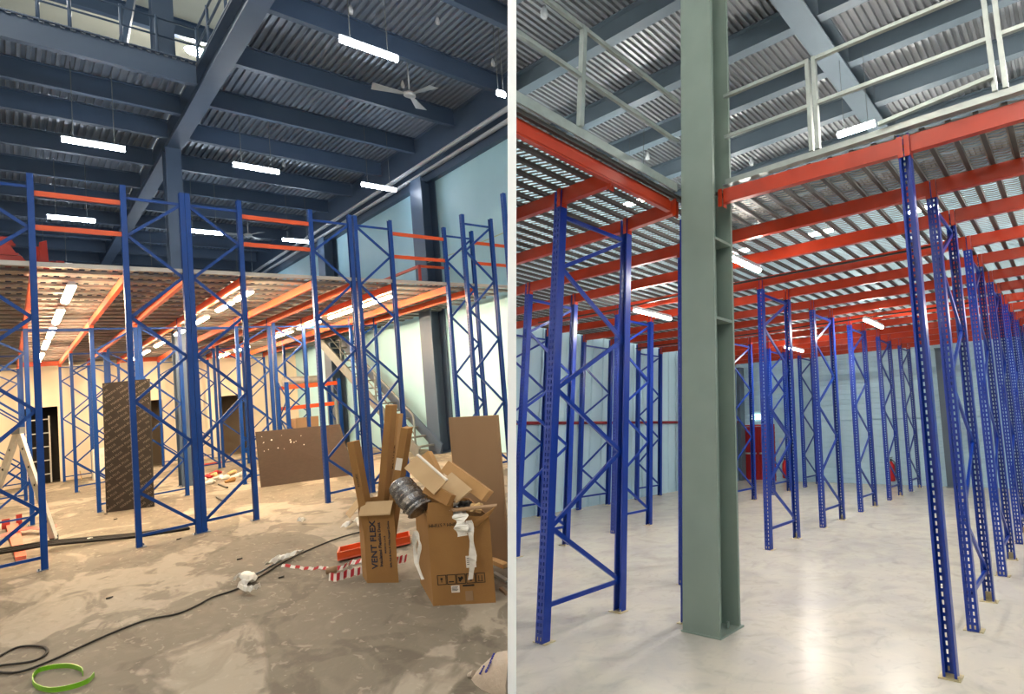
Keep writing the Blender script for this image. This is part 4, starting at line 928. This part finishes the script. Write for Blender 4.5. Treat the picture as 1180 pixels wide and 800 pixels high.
# --- deck beams
BZ = ZD2-0.037
def rbeam(p, q, label, clip=False, h=0.135):
    p, q = Vector(p), Vector(q); d = q-p
    t = make_beam(d.length, h, 0.05, M['red'], True, wrap=True)
    place(t, R, p, math.atan2(d.y, d.x))
    if clip: clip_tree(t, R)
    return tag(t, label, 'beam', 'red deck beams of the empty hall')
def rbeam_c(a, b, label):                                        # beam running on to the partition, cut there
    t = thing('rack_crossbar', label, 'beam', (0, 0, 0), R, 0, 'red deck beams of the empty hall')
    pr = [(-0.025, -0.135), (0.025, -0.135), (0.025, 0), (-0.007, 0), (-0.007, -0.028), (-0.025, -0.028)]
    part('beam_section', MB().prism(pr, a, b).clip(R), M['red'], t)
    part('hook_plate', MB().bar(Vector(a)+Vector((0, 0, -0.09)), Vector(a)+Vector((-0.005, 0, -0.09)), 0.07, 0.17), M['red'], t)
ups = {r: [v for y in ys for v in (y, y+FD2)] for r, (x, ys, nm) in rows2.items()}
hw_ = UW/2+0.003
def gap(ra, rb, na, nb, k0, word):
    xa, xb = rows2[ra][0], rows2[rb][0]
    A_, B_ = ups[ra][na:], ups[rb][nb:]
    for i, (ya, yb) in enumerate(zip(A_, B_)):
        rbeam((xb+hw_+(0.012 if rb == 'T' else 0), yb, BZ), (xa-hw_-(0.008 if rb == 'T' else 0), ya, BZ), '%s red deck beam from the front, %s' % (ORD[i], word), i == 0 and rb == 'T')
gap('R', 'S', 2, 0, 0, 'between the column row and its inner neighbour')
gap('S', 'T', 2, 0, 0, 'between the two rows nearest the side wall')
gap('P', 'R', 0, 2, 0, 'spanning the wide centre aisle')
for i, y in enumerate(ups['P']):
    if i < 10: rbeam((rows2['P'][0]+hw_, y, BZ), (2.6, y+0.02, BZ), '%s red deck beam beyond the aisle-edge row towards the picture edge' % ORD[i])
rbeam((-2.57, 3.80, BZ), (-0.925-hw_, 3.86, BZ), 'long red deck edge beam from the green column to the lone near post')
rbeam((-0.925+hw_, 3.86, BZ), (2.6, 3.88, BZ), 'long red deck edge beam running on past the lone near post')
rbeam((-3.796+hw_, 3.775, BZ), (-3.08, 3.72, BZ), 'short red beam from the near rack frame to the green column')
rbeam((-3.796+hw_, 2.952, BZ), (-3.15, 2.952, BZ), 'short dark red beam from the near rack frame to the bright edge beam')
rbeam_c((-3.796-hw_, 2.952, BZ), (-9, 2.952, BZ), 'red deck beam running from the near rack frame into the partition')
rbeam_c((-3.796-hw_, 3.775, BZ), (-9, 3.775, BZ), 'second red deck beam running from the near rack frame into the partition')
rbeam_c((-6.647-hw_, 4.681, BZ), (-9.5, 4.681, BZ), 'red deck beam running from the inner row into the partition')
rbeam_c((-6.647-hw_, 5.504, BZ), (-9.5, 5.504, BZ), 'second red deck beam running from the inner row into the partition')
eb = thing('edge_beam', 'bright red edge beam of the deck running from the partition to the green column', 'beam', (0, 0, 0), R)
pr = [(-0.025, -0.135), (0.025, -0.135), (0.025, 0), (-0.007, 0), (-0.007, -0.028), (-0.025, -0.028)]
part('beam_section', MB().prism(pr, (-3.11, 3.64, BZ), (-3.11, -0.5, BZ)).clip(R), M['red'], eb)
part('lip', MB().bar((-3.082, 3.64, BZ-0.1), (-3.082, -0.5, BZ-0.1), 0.006, 0.04).clip(R), M['red'], eb)
# --- deck sheet: ribbed louvred planks
dk = MB(); rb_ = MB()
def ribs(x0, x1, ya, yb):
    x = x0; prof = []
    while x < x1-0.01:
        rb_.box(x+0.148, x+0.186, ya, yb, ZD2-0.036, ZD2-0.004); x += 0.19
    prof = [(x0, ZD2-0.002), (x1, ZD2-0.002)]
    dk.sheet([[(a, ya, b) for a, b in prof], [(a, yb, b) for a, b in prof]])
ribs(-9.5, -3.03, 0.2, 3.84); ribs(-9.5, 3.4, 3.85, YB2-0.03)
dk.clip(R); dko = struct('floor_mezzanine', dk, M['deckR'], R); part('deck_rib', rb_.clip(R), M['deckrib'], dko)
ec = thing('edge_channel', 'pale galvanised edge channel above the long red edge beam', 'trim', (0, 0, 0), R)
part('channel', MB().box(-2.58, 3.4, 3.83, 3.845, ZD2+0.004, ZD2+0.085).box(-2.58, 3.4, 3.78, 3.83, ZD2+0.004, ZD2+0.012), M['galv2'], ec)
ec = thing('edge_channel', 'pale galvanised edge channel above the bright edge beam', 'trim', (0, 0, 0), R)
part('channel', MB().box(-3.015, -3.0, -0.5, 3.64, ZD2+0.004, ZD2+0.085).clip(R), M['galv2'], ec)
# --- guard rails
def rail_panel(label, a, b, posts, wires=False):
    a, b = Vector(a), Vector(b); d = b-a
    t = thing('guard_rail', label, 'railing', a, R)
    for z in (0.43, 0.86): part('rail', MB().bar(Vector((0, 0, z)), d+Vector((0, 0, z)), 0.032, 0.032).clip(None), M['galv2'], t)
    for f in posts: part('post', MB().bar(d*f, d*f+Vector((0, 0, 0.876)), 0.045, 0.036, (1, 0, 0) if abs(d.x) > abs(d.y) else (0, 1, 0)), M['galv2'], t)
    return t
z = ZD2+0.087
rail_panel('galvanised guard rail panel between the green column and the paired posts', (-2.58, 3.84, z), (-1.69, 3.84, z), (1.0,))
g2 = rail_panel('galvanised guard rail panel above the lone near post', (-1.63, 3.84, z), (-0.26, 3.84, z), (0.0, 1.0))
rail_panel('galvanised guard rail panel leaving past the yellowed post', (-0.19, 3.84, z), (2.4, 3.84, z), (0.0, 0.6))
single('loose_rail', MB().bar((-1.1, 3.80, ZD2+0.11), (-0.26, 3.80, ZD2+0.19), 0.03, 0.03), M['galv2'], 'sloping lower bar resting on the edge channel near the yellowed post', 'rail', R)
t = thing('guard_rail', 'galvanised guard rail over the bright edge beam beside the partition', 'railing', (0, 0, 0), R)
for z in (0.43, 0.86): part('rail', MB().bar((-3.0, 3.64, ZD2+0.087+z), (-3.0, -0.5, ZD2+0.087+z), 0.034, 0.034).clip(R), M['galv2'], t)
part('post', MB().bar((-3.0, 2.48, ZD2+0.087), (-3.0, 2.48, ZD2+0.96), 0.05, 0.034, (0, 1, 0)), M['galv2'], t)
# --- lamps
hi = [(-3.0, 7.92, 'beneath the big girder'), (0.2, 7.9, 'added unseen off beyond the aisle-edge row'), (-8.0, 7.9, 'added unseen over the side-wall row'), (-8.0, 12.0, 'added unseen over the far side-wall corner'), (-5.5, 12.0, 'added unseen over the middle of the far deck'), (-3.0, 12.0, 'added unseen behind the first girder lamp'), (0.2, 12.0, 'added unseen over the far aisle-edge row'),
      (0.3, 0.8, 'added above the viewer in the aisle'), (2.2, 2.0, 'added above the viewer by the far side'), (-2.2, 0.6, 'added above the viewer by the partition'), (0.2, -3.0, 'added behind the viewer'), (-1.6, -5.5, 'added farthest back, out of sight')]  # all but the first lamp are unseen, added to light the hall
for x, y, s in hi: batten('hanging_batten_light', 'white batten lamp above the deck, '+s, (x, y, 6.5), 0.66, 'x', M['neutral_up'], R, True, 1.4 if x == -3.0 else 1.88, 'upper batten lamps of the empty hall')
for x, y, l, s in ((-3.07, 4.58, 0.66, 'beside the green column'), (-5.68, 5.85, 0.85, 'behind the near rack frame'), (-3.08, 8.9, 0.95, 'farther along the centre aisle'), (-5.68, 10.8, 0.9, 'deep between the inner rows'),
                   (0.6, 5.2, 0.8, 'added unseen past the aisle-edge row, first'), (0.6, 9.0, 0.8, 'added unseen past the aisle-edge row, second')):  # this pair lies out of view, added for its light alone
    batten('hanging_strip_light', 'white strip lamp under the deck '+s, (x, y, 3.46), l, 'y', M['neutral'], R, False, group='strip lamps under the deck of the empty hall', rad=0.035, hood=True)
for i, q in enumerate((R.axis(627, 15, 2, 8.3), R.axis(746, 180, 2, 8.3), R.axis(866, 187, 2, 8.3))):
    single('smoke_detector', MB().tube([q+Vector((0, 0, -0.08)), q, q+Vector((0, 0, 0.16))], [0.05, 0.06, 0.015], 12), M['lampbody'],
           'small round ceiling detector '+['near the partition top corner', 'over the rail beside the green column', 'just past the green column above the edge channel'][i], 'detector', R, q, 'round ceiling detectors', smooth=True)
single('conduit', MB().tube([(-8.2, 6.0, 3.6), (-6.5, 6.05, 3.58), (-4.0, 6.0, 3.6), (-1.2, 6.05, 3.6)], 0.014, 6), M['black'], 'black cable run slung under the red beams behind the green column', 'cable', R)
single('conduit', MB().tube([(XL2+0.5, 9.4, 3.6), (-5.5, 9.45, 3.58), (-1.2, 9.4, 3.6)], 0.014, 6), M['black'], 'black cable run slung under the farther red beams', 'cable', R)
bpy.context.view_layer.update()
